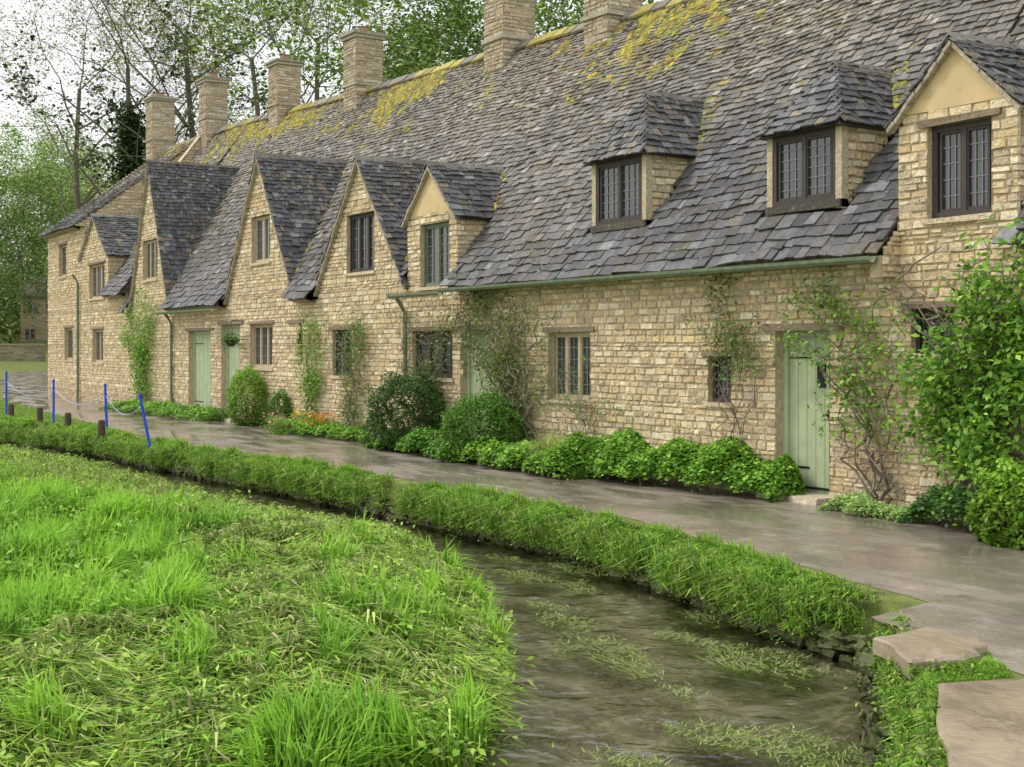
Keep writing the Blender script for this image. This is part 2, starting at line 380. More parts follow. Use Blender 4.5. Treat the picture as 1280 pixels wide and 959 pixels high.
def slatecol(p, v):
    q = rs.random(); k = rs.uniform(.58, 1.45)
    lo = Vector((.092,.094,.098)); hi = Vector((.215,.192,.155)); t = min(1, max(0, (v-.08)*1.2 + .4*noise.noise(Vector((p.x*.4, p.y*.5, 1)))))
    c = lo.lerp(hi, t)*k
    if q < .08: c = c*1.7
    elif q < .2: c = Vector((c.x*1.12, c.y*1.0, c.z*.8))
    ms = mossamt(p, v)
    if rs.random() < ms*.85: c = c.lerp(rs.choice([Vector((.34,.30,.06)),Vector((.24,.24,.06)),Vector((.40,.34,.06)),Vector((.22,.16,.06))]), rs.uniform(.25,.85)*min(1,ms+.3))
    return tuple(c)
def mossamt(p, v):
    n = noise.noise(Vector((p.x*.45, p.y*.8, 7))) ; n2 = noise.noise(Vector((p.x*1.9, p.y*2.3, 2))); n3 = noise.noise(Vector((p.x*4.5, p.y*5, 4)))
    b = sum(s_*math.exp(-((p.x-x_)/w_)**2) for x_, w_, s_ in MPT)
    return max(0, min(1, (v-.83)*3.2 + n*1.0 + n2*1.5 + n3*1.1 + b*(1.4 if v > .74 else max(0,(v-.48)*5)) - .42)) if v > .35 else max(0, n2*1.4-.6)
def dcol(p, v):
    k = rs.uniform(.55, 1.5); c = Vector((.092,.094,.098))*k
    if rs.random() < .08: c = c*1.9
    elif rs.random() < .18: c = Vector((.16,.135,.10))*k
    return tuple(c)
# ---------------------------------------------------------------- building parts
def window(cot, X0, X1, Z0, Z1, lights=2, Y=.09, rows=5, cols=3, fm=None, lintel=True, sill=True, t=.045):
    fm = fm or M_frame; f = MB(); y0, y1 = Y-.03, Y+.035
    f.box(X0,X0+t,y0,y1,Z0,Z1); f.box(X1-t,X1,y0,y1,Z0,Z1); f.box(X0+t,X1-t,y0+.002,y1,Z0,Z0+t); f.box(X0+t,X1-t,y0+.002,y1,Z1-t,Z1)
    W = (X1-X0-2*t)/lights
    for k in range(1, lights): x = X0+t+W*k; f.box(x-.03,x+.03,y0+.003,y1,Z0+t,Z1-t)
    for k in range(lights):
        a, b = X0+t+W*k+.024, X0+t+W*(k+1)-.024
        for (p,q,r_,s_) in ((a,a+.024,Z0+t,Z1-t),(b-.024,b,Z0+t,Z1-t),(a+.024,b-.024,Z0+t,Z0+t+.028),(a+.024,b-.024,Z1-t-.028,Z1-t)):
            f.box(p,q,y0+.015,y1-.01,r_,s_)
    wo = f.build('window', fm, cot)
    p = MB(); p.quad((X0+t,Y+.012,Z0+t),(X1-t,Y+.012,Z0+t),(X1-t,Y+.012,Z1-t),(X0+t,Y+.012,Z1-t),(1,1,1)); p.build('pane', M_glass, wo)
    l = MB()
    for k in range(lights):
        a, b = X0+t+W*k+.04, X0+t+W*(k+1)-.04
        for c in range(1, cols): x = a+(b-a)*c/cols; l.box(x-.006,x+.006,Y,Y+.010,Z0+t,Z1-t)
        for c in range(1, rows): zz = Z0+t+(Z1-Z0-2*t)*c/rows; l.box(a,b,Y+.001,Y+.009,zz-.005,zz+.005)
    l.build('leading', M_lead, wo)
    if lintel:
        q = MB(); q.box(X0-.11,X1+.11,Y-.125,Y+.03,Z1+.002,Z1+.068,(1,1,1),.008); q.build('lintel', M_timber, wo)
    if sill:
        q = MB(); q.box(X0-.05,X1+.05,Y-.135,Y+.03,Z0-.055,Z0-.002,(.6,.5,.35),.005); q.build('sill', M_stone, wo)
    return wo
def reveal(mb, X0, X1, Z0, Z1, Y=0.14, col=(.54,.44,.30)):
    mb.quad((X0,-.008,Z0),(X0,Y,Z0),(X0,Y,Z1),(X0,-.008,Z1),col); mb.quad((X1,-.008,Z0),(X1,Y,Z0),(X1,Y,Z1),(X1,-.008,Z1),col)
    mb.quad((X0,-.008,Z0),(X1,-.008,Z0),(X1,Y,Z0),(X0,Y,Z0),col); mb.quad((X0,-.008,Z1),(X1,-.008,Z1),(X1,Y,Z1),(X0,Y,Z1),(.1,.08,.05))
def door(cot, X0, X1, Z1, Y=.17, detail=True):
    f = MB(); t = .07; f.box(X0,X0+t,Y-.06,Y+.03,.0,Z1); f.box(X1-t,X1,Y-.06,Y+.03,.0,Z1); f.box(X0+t,X1-t,Y-.058,Y+.03,Z1-t,Z1)
    d = MB(); n = 5; W = (X1-X0-2*t)/n
    for k in range(n): d.box(X0+t+W*k+.004, X0+t+W*(k+1)-.004, Y-.03, Y+.01, .07, Z1-t-.005)
    d.box(X0+t+.002,X1-t-.002,Y-.018,Y+.012,.068,Z1-t-.004)
    do = d.build('door', M_doorg, cot); f.build('door_frame', M_doorf, do)
    for zz in (.35, Z1-.3):
        h = MB(); h.box(X0+t+.01, X0+t+(X1-X0)*.38, Y-.04, Y-.028, zz-.009, zz+.009); h.build('hinge', M_iron, do)
    if detail:
        h = MB(); h.box(X1-t-.24,X1-t-.12,Y-.045,Y-.029,1.24,1.50); h.build('door_window', M_iron, do)
        h = MB(); h.tube([(X1-t-.07,Y-.07,.95),(X1-t-.07,Y-.03,.95)],.02,8); h.box(X1-t-.09,X1-t-.05,Y-.04,Y-.03,.9,1.0); h.build('handle', M_iron, do)
        h = MB(); h.box(X0+t+.10,X1-t-.02,Y-.055,Y-.03,.12,.145); h.box(X0+t+.06,X0+t+.11,Y-.06,Y-.03,.09,.18); h.build('draught_bar', M_iron, do)
    q = MB(); q.box(X0-.2,X1+.2,-.035,Y+.02,Z1+.003,Z1+.075,(1,1,1),.008); q.build('door_lintel', M_timber, do)
    s = MB(); s.box(X0-.06,X1+.06,-.25,Y+.02,.0,.075,(.6,.53,.4),.01); s.build('doorstep', M_stone, do)
def downpipe(cot, x, z0, z1):
    m = MB(); m.tube([(x,-.07,z0),(x,-.07,z1-.25),(x,-.16,z1-.1),(x,-.24,z1)],.038,8)
    for zz in np.arange(z0+.3,z1-.3,.8): m.tube([(x,-.07,zz),(x,-.07,zz+.06)],.05,8)
    m.build('downpipe', M_pipe, cot)
def gutter(cot, x0, x1, z):
    m = MB(); prof = [(-.05,.035),(-.045,0),(-.02,-.028),(.02,-.028),(.045,0),(.05,.035)]
    for (a, b) in zip(prof[:-1], prof[1:]):
        m.quad((x0,-.35+a[0],z+a[1]),(x1,-.35+a[0],z+a[1]),(x1,-.35+b[0],z+b[1]),(x0,-.35+b[0],z+b[1]),(1,1,1))
    m.box(x0,x1,-.298,-.285,z-.02,z+.03)
    m.build('gutter', M_pipe, cot)
def gable_roof(cot, g):
    mb = MB(); xa, za, hw, zf, yf = g['xa'], g['za'], g['hw'], g['zf'], g['yf']
    Yb = yf
    while roofz(xa, Yb) < za+.1 and Yb < YR: Yb += .05
    S = math.hypot(hw, za-zf); cs = courses(S, .15, .09)
    for s in (1,-1):
        pf = lambda a, v, s=s: Vector((xa+s*(hw+.03)*(1-v), a, zf-.03+(za-zf+.03)*v + .04*noise.noise(Vector((a,v*2,s)))))
        sk = lambda p: p.z < roofz(p.x, p.y)-.06 and p.y > 0
        slates(mb, pf, cs, lambda v, i: (yf-.02+rs.uniform(-.015,.015), Yb), (s*(za-zf), 0, hw), sk, dcol, .85)
        mb.quad(pf(yf+.02,0)-Vector((0,0,.02)), pf(Yb,0)-Vector((0,0,.02)), pf(Yb,1)-Vector((0,0,.02)), pf(yf+.02,1)-Vector((0,0,.02)), (.06,.055,.05))
    y = yf-.03
    while y < Yb:
        L = rs.uniform(.3,.45); k = rs.uniform(.8,1.4); c = (.17*k,.16*k,.135*k); u = rs.uniform(0,.012)
        for s in (1,-1):
            e = Vector((s*hw, 0, zf-za)).normalized()*.13
            p0 = Vector((xa, y, za+.035+u)); p1 = Vector((xa, min(y+L,Yb+.1)-.008, za+.035+u))
            mb.hexa([p0,p1,p1+e,p0+e, p0+Vector((0,0,.03)),p1+Vector((0,0,.03)),p1+e+Vector((0,0,.025)),p0+e+Vector((0,0,.025))], c)
        y += L
    ro = mb.build('gable_roof', M_slate, cot)
    vb = MB(); nseg = 9
    for s in (1,-1):
        for k in range(nseg):
            t0, t1 = k/nseg, (k+1)/nseg-.006
            P0 = Vector((xa+s*(hw+.03)*t0, yf-.01, za-.012-(za-zf+.02)*t0)); P1 = Vector((xa+s*(hw+.03)*t1, yf-.01, za-.012-(za-zf+.02)*t1))
            dn = Vector((-s*.018,0,-.035)); bk = Vector((0,.09,0)); jj = Vector((0,rnd.uniform(-.012,.008),0))
            vb.hexa([P0+jj, P1+jj, P1+dn+jj, P0+dn+jj, P0+bk, P1+bk, P1+dn+bk, P0+dn+bk], (1,1,1))
    vb.build('verge_edge', M_verge, ro)
    return ro
def cheek(mb, X, side, Yf, ztop, zbot=None):
    stones(mb, lambda a, z, d: (X+side*d, a, z), zbot, ztop, lambda z, i: [(Yf, max(Yf+.04, Yroof(X, z)))], wr=(.1,.26))
def cottage(key, xl, xr, label, gables=(), holes=(), plaster=(), chim=()):
    cot = thing('cottage', ((xl+xr)/2, 0, 0), label, 'cottage')
    wl = MB()
    def ints(z, i):
        out = []
        e = eaveZ((xl+xr)/2)
        if key == 'H':
            out = []
            if z < EFAR+.05: out.append((xl, XFAR))
            if z < 3.15: out.append((XFAR, xr+hsh(i, xr)))
            elif z < G5['zf']: out.append((XFAR, G5['xa']+G5['hw']-.08))
            else:
                h = (G5['hw']-.08)*(G5['za']-z)/(G5['za']-G5['zf'])
                if h > .05: out.append((G5['xa']-h, G5['xa']+h))
            return out
        if z < e+.05: out.append((xl+hsh(i, xl), xr+(hsh(i, xr) if xr < XR0 else 0)))
        else:
            for g in gables:
                h = g['hw']-.05 if z < g['zf'] else (g['hw']-.05)*(g['za']-.03-z)/(g['za']-.03-g['zf'])
                if h > .04 and not (g in plaster and z > g['zf']+.12): out.append((g['xa']-h, g['xa']+h))
        return out
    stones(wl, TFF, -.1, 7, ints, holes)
    for h in holes: reveal(wl, *h)
    for g in gables:
        if g['zf'] > eaveZ(g['xa'])+.5:
            cheek(wl, g['xa']+g['hw']-.06, 1, .0, g['zf'], eaveZ(g['xa'])-.1)
            cheek(wl, g['xa']-g['hw']+.06, -1, .0, g['zf'], eaveZ(g['xa'])-.1)
    if key == 'B':
        stones(wl, lambda a, z, d: (xr+.02+d, a, z), 2.38, 3.0, lambda z, i: [(-.26 if z < 2.62 else YE_+(z-2.6)/(ridgeZ(xr)-2.6)*DY+.02, .04)] if z < 2.95 else [], wr=(.08,.16))
        wl.quad((xr-.12,-.27,2.38),(xr+.02,-.27,2.38),(xr+.02,-.27,2.60),(xr-.12,-.27,2.60),(.45,.37,.25)); wl.quad((xr-.12,-.27,2.38),(xr+.02,-.27,2.38),(xr+.02,.02,2.38),(xr-.12,.02,2.38),(.4,.33,.22))
    if key == 'H':
        e0 = EFAR; r0 = ridgeZ(XFAR)
        def pi(z, i):
            a = 0 if z < e0 else YE_+(z-e0)/(r0-e0)*DY-.05; b = min(YR, YE_+(z-3.1)/(r0-3.1)*DY+.1)
            return [(a, b)] if b > a+.05 else []
        stones(wl, lambda a, z, d: (XFAR+.02+d, a, z), 3.1, r0, pi)
        stones(wl, lambda a, z, d: (xl-d, a, z), -.1, r0, lambda z, i: [(0, 2*YR)] if z < e0 else ([(YE_+(z-e0)/(r0-e0)*DY, 2*YR-(YE_+(z-e0)/(r0-e0)*DY))] if z < r0-.1 else []), wr=(.2,.5))
    if key == 'G':
        XC = onY(264,150,YR).x; XC = min(XC, xr+3); e1 = 2.6; rz = ridgeZ(XC)
        def p2(z, i):
            f = lambda off: YE_+(z-off-e1)/(rz-e1)*DY
            a, b = max(2.1, f(.4)), f(-.2); return [(a, min(b, YR))] if b > a+.03 else []
        stones(wl, lambda a, z, d: (XC+.12+d, a, z), 4.0, rz+.4, p2, wr=(.15,.35))
        for k in range(5):
            ya, yb = 2.1+.31*k, 2.41+.31*k; za_, zb_ = roofz(XC, ya)+.4, roofz(XC, yb)+.4
            wl.hexa([(XC-.12,ya,za_),(XC+.17,ya,za_),(XC+.17,yb-.01,zb_),(XC-.12,yb-.01,zb_),(XC-.12,ya,za_+.06),(XC+.17,ya,za_+.06),(XC+.17,yb-.01,zb_+.06),(XC-.12,yb-.01,zb_+.06)], (.62,.53,.37))
    wl.quad((xl,2*YR-.3,-.1),(xr,2*YR-.3,-.1),(xr,2*YR-.3,3),(xl,2*YR-.3,3),(.4,.32,.2))
    wl.build('wall', M_stone, cot)
    for g in plaster:
        p = MB(); z0 = g['zf']+.1; h = (g['hw']-.03)*(g['za']-z0)/(g['za']-g['zf'])
        p.add([(g['xa']-h,-.012,z0),(g['xa']+h,-.012,z0),(g['xa'],-.012,g['za']-.01),(g['xa']-h,.05,z0),(g['xa']+h,.05,z0),(g['xa'],.05,g['za']-.01)], [(0,1,2),(3,4,5),(0,1,4,3),(1,2,5,4),(2,0,3,5)], (1,1,1))
        p.build('gable_plaster', M_plaster, cot)
    mb = MB()
    segs = [(xl, xr)]
    if key == 'H': segs = [(xl-.12, XFAR+.05), (XFAR+.05, xr)] if xr <= XST+.01 else [(xl-.12, XFAR+.05), (XFAR+.05, XST), (XST, xr)]
    elif xl < XST < xr: segs = [(xl, XST), (XST, xr)]
    for (a, b) in segs:
        if b-a < .1: continue
        e = eaveZ((a+b)/2); rise = ridgeZ(a)-e
        pf = lambda X, v, e=e: mainp(X, v, e)
        st = lambda v, i, a=a, b=b: (a+(hsh(i, a+50) if a == xl and key != 'H' else 0), b+(hsh(i, b+50) if b == xr and b < XR0 and key != 'B' else 0))
        slates(mb, pf, MAINC, st, (0, -rise, DY), lambda p: under(p.x, p.y, p.z, -.02), slatecol)
        X = a
        while X < b-.01:
            X2 = min(b, X+.12); xm = (X+X2)/2
            for k in range(24):
                v0, v1 = .03+k/24*.97, .03+(k+1)/24*.97
                m = pf(xm, (v0+v1)/2)
                if not under(m.x, m.y, m.z, -.05): 
                    q = [pf(X,v0), pf(X2,v0), pf(X2,v1), pf(X,v1)]; mb.quad(*[u-Vector((0,0,.01)) for u in q], (.06,.055,.05))
            if not any(abs(xm-g['xa']) < g['hw']+.02 for g in WALLG):
                mb.quad((X,-.21,e-.01),(X2,-.21,e-.01),(X2,.0,e-.06),(X,.0,e-.06),(.30,.25,.17)); mb.quad((X,-.21,e-.01),(X2,-.21,e-.01),(X2,-.21,e+.08),(X,-.21,e+.08),(.2,.17,.12))
            X = X2
        mb.quad(pf(a,1), pf(b,1), (b, 2*YR+.28, e), (a, 2*YR+.28, e), (.08,.075,.07))
        X = a
        while X < b:
            L = min(rs.uniform(.35,.5), b-X+.01); k = rs.uniform(.7,1.4); zt = ridgeZ(X+L/2)+.05+rs.uniform(0,.02); c = (.22*k,.20*k,.16*k)
            if mossamt(Vector((X,YR,0)),1) > .4 and rs.random() < .75: c = (.30*k,.26*k,.07)
            for s in (1,-1):
                mb.hexa([(X,YR,zt),(X+L-.01,YR,zt),(X+L-.01,YR+s*.16,zt-.16),(X,YR+s*.16,zt-.16),(X,YR,zt+.05),(X+L-.01,YR,zt+.05),(X+L-.01,YR+s*.18,zt-.12),(X,YR+s*.18,zt-.12)], c)
            X += L
    ro = mb.build('roof', M_slate, cot)
    mm = MB(); cnt = int((xr-xl)*1300); MC = [(.40,.35,.05),(.34,.31,.06),(.26,.27,.06),(.19,.22,.06),(.44,.36,.06),(.27,.18,.07)]
    for _ in range(cnt):
        X = rs.uniform(xl, min(xr, XR0+1)); v = 1-abs(rs.gauss(0,.20)); 
        if v < .05 or v > 1: continue
        p = mainp(X, v); am = mossamt(p, v)
        if under(p.x, p.y, p.z) or rs.random() > am**2.3*1.0: continue
        rr = rs.uniform(.018,.085)*(.5+am*.6); e = eaveZ(X); Nn = Vector((0, -(ridgeZ(X)-e), DY)).normalized()
        mm.dome(p+Nn*.02, rr, rr*.5, Nn, vc(rs.choice(MC),.35))
    for g in gables:
        for _ in range(70):
            p = Vector((g['xa']+g['hw']*rs.uniform(.0,1.05), 0, 0)); 
            Yv = Yroof(p.x, dz(g, p.x)); p.y = Yv+rs.gauss(0,.06); p.z = roofz(p.x,p.y)
            if abs(p.x-g['xa']) > g['hw'] or rs.random() < .35: continue
            rr = rs.uniform(.02,.06); mm.dome(p+Vector((0,-.03,.03)), rr, rr*.5, (0,-.8,.6), vc(rs.choice(MC),.3))
    if mm.v: mm.build('moss', M_moss, ro, True)
    for (p0, p1, yt, yb) in chim:
        c = onY((p0+p1)/2, yb, YR-.1); Zd = (c-CAM).dot(FW); s = (p1-p0)*Zd/F/1.34/2; zt = CAM.z+(HY-yt)/F*Zd; zb = c.z-.6
        ch = MB(); cx, cy = c.x, YR-.05; CP = [(a*.72,b*.74,c_*.84) for a,b,c_ in SPAL]
        for tf in ((lambda a,z,d: (cx+a,cy-s-d,z)), (lambda a,z,d: (cx+s+d,cy+a,z)), (lambda a,z,d: (cx+a,cy+s+d,z)), (lambda a,z,d: (cx-s-d,cy+a,z))):
            stones(ch, tf, zb, zt-.18, lambda z, i: [(-s, s)], pal=CP, wr=(.14,.38))
        k = .05; ch.box(cx-s-k,cx+s+k,cy-s-k,cy+s+k,zt-.18,zt-.10,(.42,.38,.30),.012); ch.box(cx-s-k-.04,cx+s+k+.04,cy-s-k-.04,cy+s+k+.04,zt-.098,zt-.03,(.35,.32,.25),.012)
        ch.box(cx-s-.04,cx+s+.04,cy-s-.04,cy+s+.04,zb+.95,zb+1.02,(.42,.38,.30),.012)
        co = ch.build('chimney', M_stone, ro)
        po = MB(); po.tube([(cx,cy,zt-.05),(cx,cy,zt+.02),(cx,cy,zt+.13),(cx,cy,zt+.16)],[s*.5,s*.45,s*.38,s*.46],10); po.build('chimney_pot', M_clay, co)
    for g in gables: gable_roof(cot, g)
    return cot
def R(p0, p1, y0, y1):
    xm = (p0+p1)/2; return (XF(p0), XF(p1), ZF(xm, y1), ZF(xm, y0))
wA_up = R(1160,1240,152,270); wA_lo = R(1140,1192,385,442)
dB = (XF(970), XF(1037), 0.02, ZF(1005,413)); wB = R(886,914,446,503)
wC = R(686,738,415,500); dC = (XF(576), XF(618), .02, ZF(597,412))
wD_up = R(526,562,279,358); wD = R(516,566,414,472)
wE_up = R(434,468,267,340); wE = R(416,440,412,470); wE2 = R(363,378,404,446)
wF_up = R(315,338,270,328); wF = R(313,341,405,460); dF = (XF(236), XF(264), .02, ZF(250,414)); dF2 = (XF(277), XF(300), .02, ZF(288,406))
wG_up = R(179,197,300,350); wH1 = R(112,131,330,373); wH2 = R(116,129,412,453); wH3 = R(74,83,306,346); wH4 = R(81,91,410,450)
xAB, xBC, xCD, xDE, xEF, xFG, xGH, xH = XF(1118)+.05, XF(850), XF(574), XF(506), XF(374), XF(216), XF(158), XF(60)
RD = []
def reg_dormer(p0, p1, ys, yt, apx, apy, sill):
    h = roof_hit((p0+p1)/2, sill); Yd = h.y-.05; run = .60
    X0, X1 = XF(p0, Yd), XF(p1, Yd); xm = (p0+p1)/2; Z0, Z1 = ZF(xm, ys, Yd), ZF(xm, yt, Yd)
    za = ZF(apx, apy, Yd+run-.12); hw = (X1-X0)/2+.17
    g = dict(xa=(X0+X1)/2, za=za, hw=hw, zf=Z1+.03, yf=Yd+.02); DORM.append(g); RD.append((g, X0, X1, Z0, Z1, Yd, run))
reg_dormer(967,1046,254,166, 1046,82, 262); reg_dormer(746,804,279,200, 816,118, 284)
def build_dormer(cot, rd):
    g, X0, X1, Z0, Z1, Yd, run = rd; xa, za, hw, ze = g['xa'], g['za'], g['hw'], g['zf']; Yf = Yd-.12
    ro = MB(); Yb = Yd
    while roofz(xa, Yb) < za+.1: Yb += .05
    cs = courses(math.hypot(hw, za-ze), .13, .085)
    for s in (1,-1):
        pf = lambda a, v, s=s: Vector((xa+s*hw*(1-v), a, ze-.03+(za-ze+.03)*v-.03*math.sin(v*3.14)))
        slates(ro, pf, cs, lambda v, i: (Yf+v*run, Yb), (s*(za-ze),0,hw), lambda p: p.z < roofz(p.x,p.y)-.06, dcol, .8)
        ro.quad(pf(Yf+.02,0),pf(Yb,0),pf(Yb,1),pf(Yf+run,1),(.06,.055,.05))
    pf = lambda a, v: Vector((a, Yf+run*v, ze-.03+(za-ze+.03)*v-.03*math.sin(v*3.14)))
    slates(ro, pf, cs, lambda v, i: (xa-hw*(1-v), xa+hw*(1-v)), (0,-(za-ze),run), lambda p: False, dcol, .8)
    ro.add([pf(xa-hw,0),pf(xa+hw,0),pf(xa,1)],[(0,1,2)],(.06,.055,.05))
    ro.quad((xa-hw,Yf+.02,ze-.03),(xa+hw,Yf+.02,ze-.03),(xa+hw,Yb,ze-.03),(xa-hw,Yb,ze-.03),(.06,.045,.03))
    y = Yf+run-.04
    while y < Yb+.1:
        for s in (1,-1):
            e = Vector((s*hw,0,ze-za)).normalized()*.11; u = rs.uniform(0,.012); p0 = Vector((xa,y,za+.03+u)); p1 = Vector((xa,y+.26,za+.03+u))
            ro.hexa([p0,p1,p1+e,p0+e,p0+Vector((0,0,.028)),p1+Vector((0,0,.028)),p1+e+Vector((0,0,.024)),p0+e+Vector((0,0,.024))],vc((.17,.16,.13),.3))
        y += .268
    dr = ro.build('dormer_roof', M_slate, cot)
    b = MB()
    for s, X in ((1, X1+.07), (-1, X0-.07)):
        stones(b, lambda a, z, d: (X+s*d, a, z), Z0-.35, ze-.02, lambda z, i: [(Yd+.02, max(Yd+.06, Yroof(X, z)+.05))], wr=(.10,.28))
    for (p, q) in ((X0-.09,X0),(X1,X1+.09)): b.box(p,q,Yd-.02,Yd+.08,Z0-.1,Z1+.03,(.52,.44,.30))
    b.box(X0-.09,X1+.09,Yd-.05,Yd+.08,Z0-.09,Z0-.002,(.09,.08,.065)); b.build('dormer_wall', M_stone, cot)
    window(cot, X0, X1, Z0, Z1, 2, Yd+.02, 6, 3, lintel=False, sill=False, t=.055)
    m = MB()
    for _ in range(190):
        t = rs.random(); p = Vector((xa+hw*t, 0, 0)); p.y = Yroof(p.x, dz(g,p.x))+rs.gauss(.07,.11); p.z = roofz(p.x,p.y); rr = rs.uniform(.015,.05)
        m.dome(p+Vector((0,-.02,.02)), rr, rr*.45, (0,-.8,.6), vc(rs.choice([(.38,.34,.06),(.27,.28,.06),(.19,.22,.06)]),.3))
    m.build('moss', M_moss, dr, True)
cA = cottage('A', xAB, XR0+3.0, 'nearest stone cottage at right edge with one plastered gable and big green climber', [GA], [wA_up, wA_lo], [GA])
cB = cottage('B', xBC, xAB, 'stone cottage with the nearest pale green door and hipped roof dormer above', [], [dB, wB], [], [(728,798,-50,50)])
cC = cottage('C', xCD, xBC, 'stone cottage with hipped dormer, three-light ground window and twiggy climber at its door', [], [wC, dC], [], [(603,665,-25,76)])
cD = cottage('D', xDE, xCD, 'narrow stone cottage under the smallest plastered gable with tall green window', [G1], [wD_up, wD], [G1], [(427,476,42,128)])
cE = cottage('E', xEF, xDE, 'stone cottage with steep gable and blue-grey window between smallest gable and third gable', [G2], [wE_up, wE, wE2], [], [(333,374,76,150)])
cF = cottage('F', xFG, xEF, 'stone cottage with hanging basket, two green doors and a steep gable', [G3], [wF_up, wF, dF, dF2], [], [(246,283,98,165)])
cG = cottage('G', xGH, xFG, 'stone cottage with the tallest gable and climber below its small upper window', [G4], [wG_up], [], [(180,217,122,190)])
cH = cottage('H', xH, xGH, 'farthest stone cottage closing the row, with small gable and tall end wall', [G5], [wH1, wH2, wH3, wH4], [])
build_dormer(cB, RD[0]); build_dormer(cC, RD[1])
window(cA, *wA_up, 2, rows=5, cols=3, t=.06); window(cA, *wA_lo, 2)
window(cB, *wB, 1, rows=4, cols=3, t=.05, fm=M_frame); door(cB, *dB[:2], dB[3])
window(cC, *wC, 3, rows=5, cols=2, fm=M_framel); door(cC, *dC[:2], dC[3], detail=False)
window(cD, *wD_up, 2, rows=6, cols=2, fm=M_pipe, lintel=False); window(cD, *wD, 3, rows=4, cols=2)
window(cE, *wE_up, 3, rows=5, cols=2, lintel=False); window(cE, *wE, 2, rows=4, cols=2); window(cE, *wE2, 1, rows=3, cols=2)
window(cF, *wF_up, 2, rows=4, cols=2, fm=M_framel, lintel=False); window(cF, *wF, 3, rows=4, cols=2, fm=M_framel); door(cF, *dF[:2], dF[3], detail=False); door(cF, *dF2[:2], dF2[3], detail=False)
window(cG, *wG_up, 3, rows=4, cols=2, fm=M_framel, lintel=False)
window(cH, *wH1, 3, rows=4, cols=2, fm=M_framel); window(cH, *wH2, 2, rows=3, cols=2, fm=M_framel); window(cH, *wH3, 1, rows=3, cols=2, fm=M_framel); window(cH, *wH4, 1, rows=3, cols=2, fm=M_framel)
gutter(cB, xBC, xAB-.02, 2.56); gutter(cC, xCD, xBC, 2.56); gutter(cD, xDE+.1, xCD, 2.52); downpipe(cD, xDE+.15, 1.0, 2.5); downpipe(cF, xFG+.1, 0, 2.5)
downpipe(cH, XF(100), 0, 3.9)
gutter(cF, G4['xa']+G4['hw']+.02, G3['xa']-G3['hw'], 2.5)
# ---------------------------------------------------------------- stream bank and slabs
seg = np.hypot(*(RW[1:]-RW[:-1]).T); cum = np.concatenate([[0], np.cumsum(seg)])
def rwp(a):
    i = min(len(seg)-1, max(0, int(np.searchsorted(cum, a)-1))); t = (a-cum[i])/seg[i]; p = RW[i]*(1-t)+RW[i+1]*t; d = (RW[i+1]-RW[i])/seg[i]; return p, np.array([d[1], -d[0]])
AEND = cum[-2]+6
bw = MB(); a = cum[2]-1.0; BP = [(.06,.048,.032),(.08,.065,.044),(.04,.032,.022),(.12,.10,.07),(.05,.04,.026)]
while a < AEND:
    L = rnd.uniform(.06,.22); z = -.52; top = (-.16-.14*abs(math.sin(a*1.9+math.sin(a*.7)*2))) if a > cum[5]+.3 else -.24
    while z < top:
        hh = rnd.uniform(.04,.10); p0, n0 = rwp(a+rnd.uniform(-.05,.05)); p1, n1 = rwp(a+L+rnd.uniform(-.04,.05)); zt = min(z+hh+rnd.uniform(-.02,.01), top+.04)
        o = rnd.uniform(-.05,.05)-.42*(z+.5)
        q = lambda p, n, k, zz: (p[0]-n[0]*k+rnd.uniform(-.03,.03), p[1]-n[1]*k+rnd.uniform(-.03,.03), zz+rnd.uniform(-.025,.025))
        bw.hexa([q(p0,n0,.22,z), q(p1,n1,.22,z), q(p1,n1,-o,z), q(p0,n0,-o,z), q(p0,n0,.22,zt), q(p1,n1,.22,zt), q(p1,n1,-o+.07,zt), q(p0,n0,-o+.07,zt)], vc(rnd.choice(BP),.35)); z += hh
    a += L
tag(bw.build('bank_wall', M_bank), 'low ragged dark stone edge holding the lane above the stream', 'bank wall')
def slab(pts, z, name, label):
    m = MB(); P = []
    for (x, y), (x2, y2) in zip(pts, pts[1:]+pts[:1]):
        for t in (0,.2,.4,.6,.8): P.append((x+(x2-x)*t+rnd.uniform(-.03,.03), y+(y2-y)*t+rnd.uniform(-.03,.03)))
    n = len(P); cx = sum(p[0] for p in P)/n; cy = sum(p[1] for p in P)/n
    vs = [(x,y,z-.10) for x,y in P]+[(x,y,z-.015) for x,y in P]+[(cx+(x-cx)*.94,cy+(y-cy)*.94,z+rnd.uniform(-.005,.005)) for x,y in P]+[(cx,cy,z+.006)]
    fs = [(i,(i+1)%n,n+(i+1)%n,n+i) for i in range(n)]+[(n+i,n+(i+1)%n,2*n+(i+1)%n,2*n+i) for i in range(n)]+[(2*n+i,2*n+(i+1)%n,3*n) for i in range(n)]
    m.add(vs, fs, (1,1,1)); return tag(m.build(name, M_slab), label, 'stone slab')
S1P = zpts([(1098,796),(1160,783),(1232,800),(1216,820),(1138,826)], .035); S2P = zpts([(1170,850),(1290,844),(1420,900),(1400,1040),(1205,1040),(1180,930)], .035)
slab(S1P, .035, 'stone_slab', 'small worn flat stone at the lane edge above the stream')
slab(S2P, .035, 'stone_slab', 'large wet brown slab in the bottom right corner')
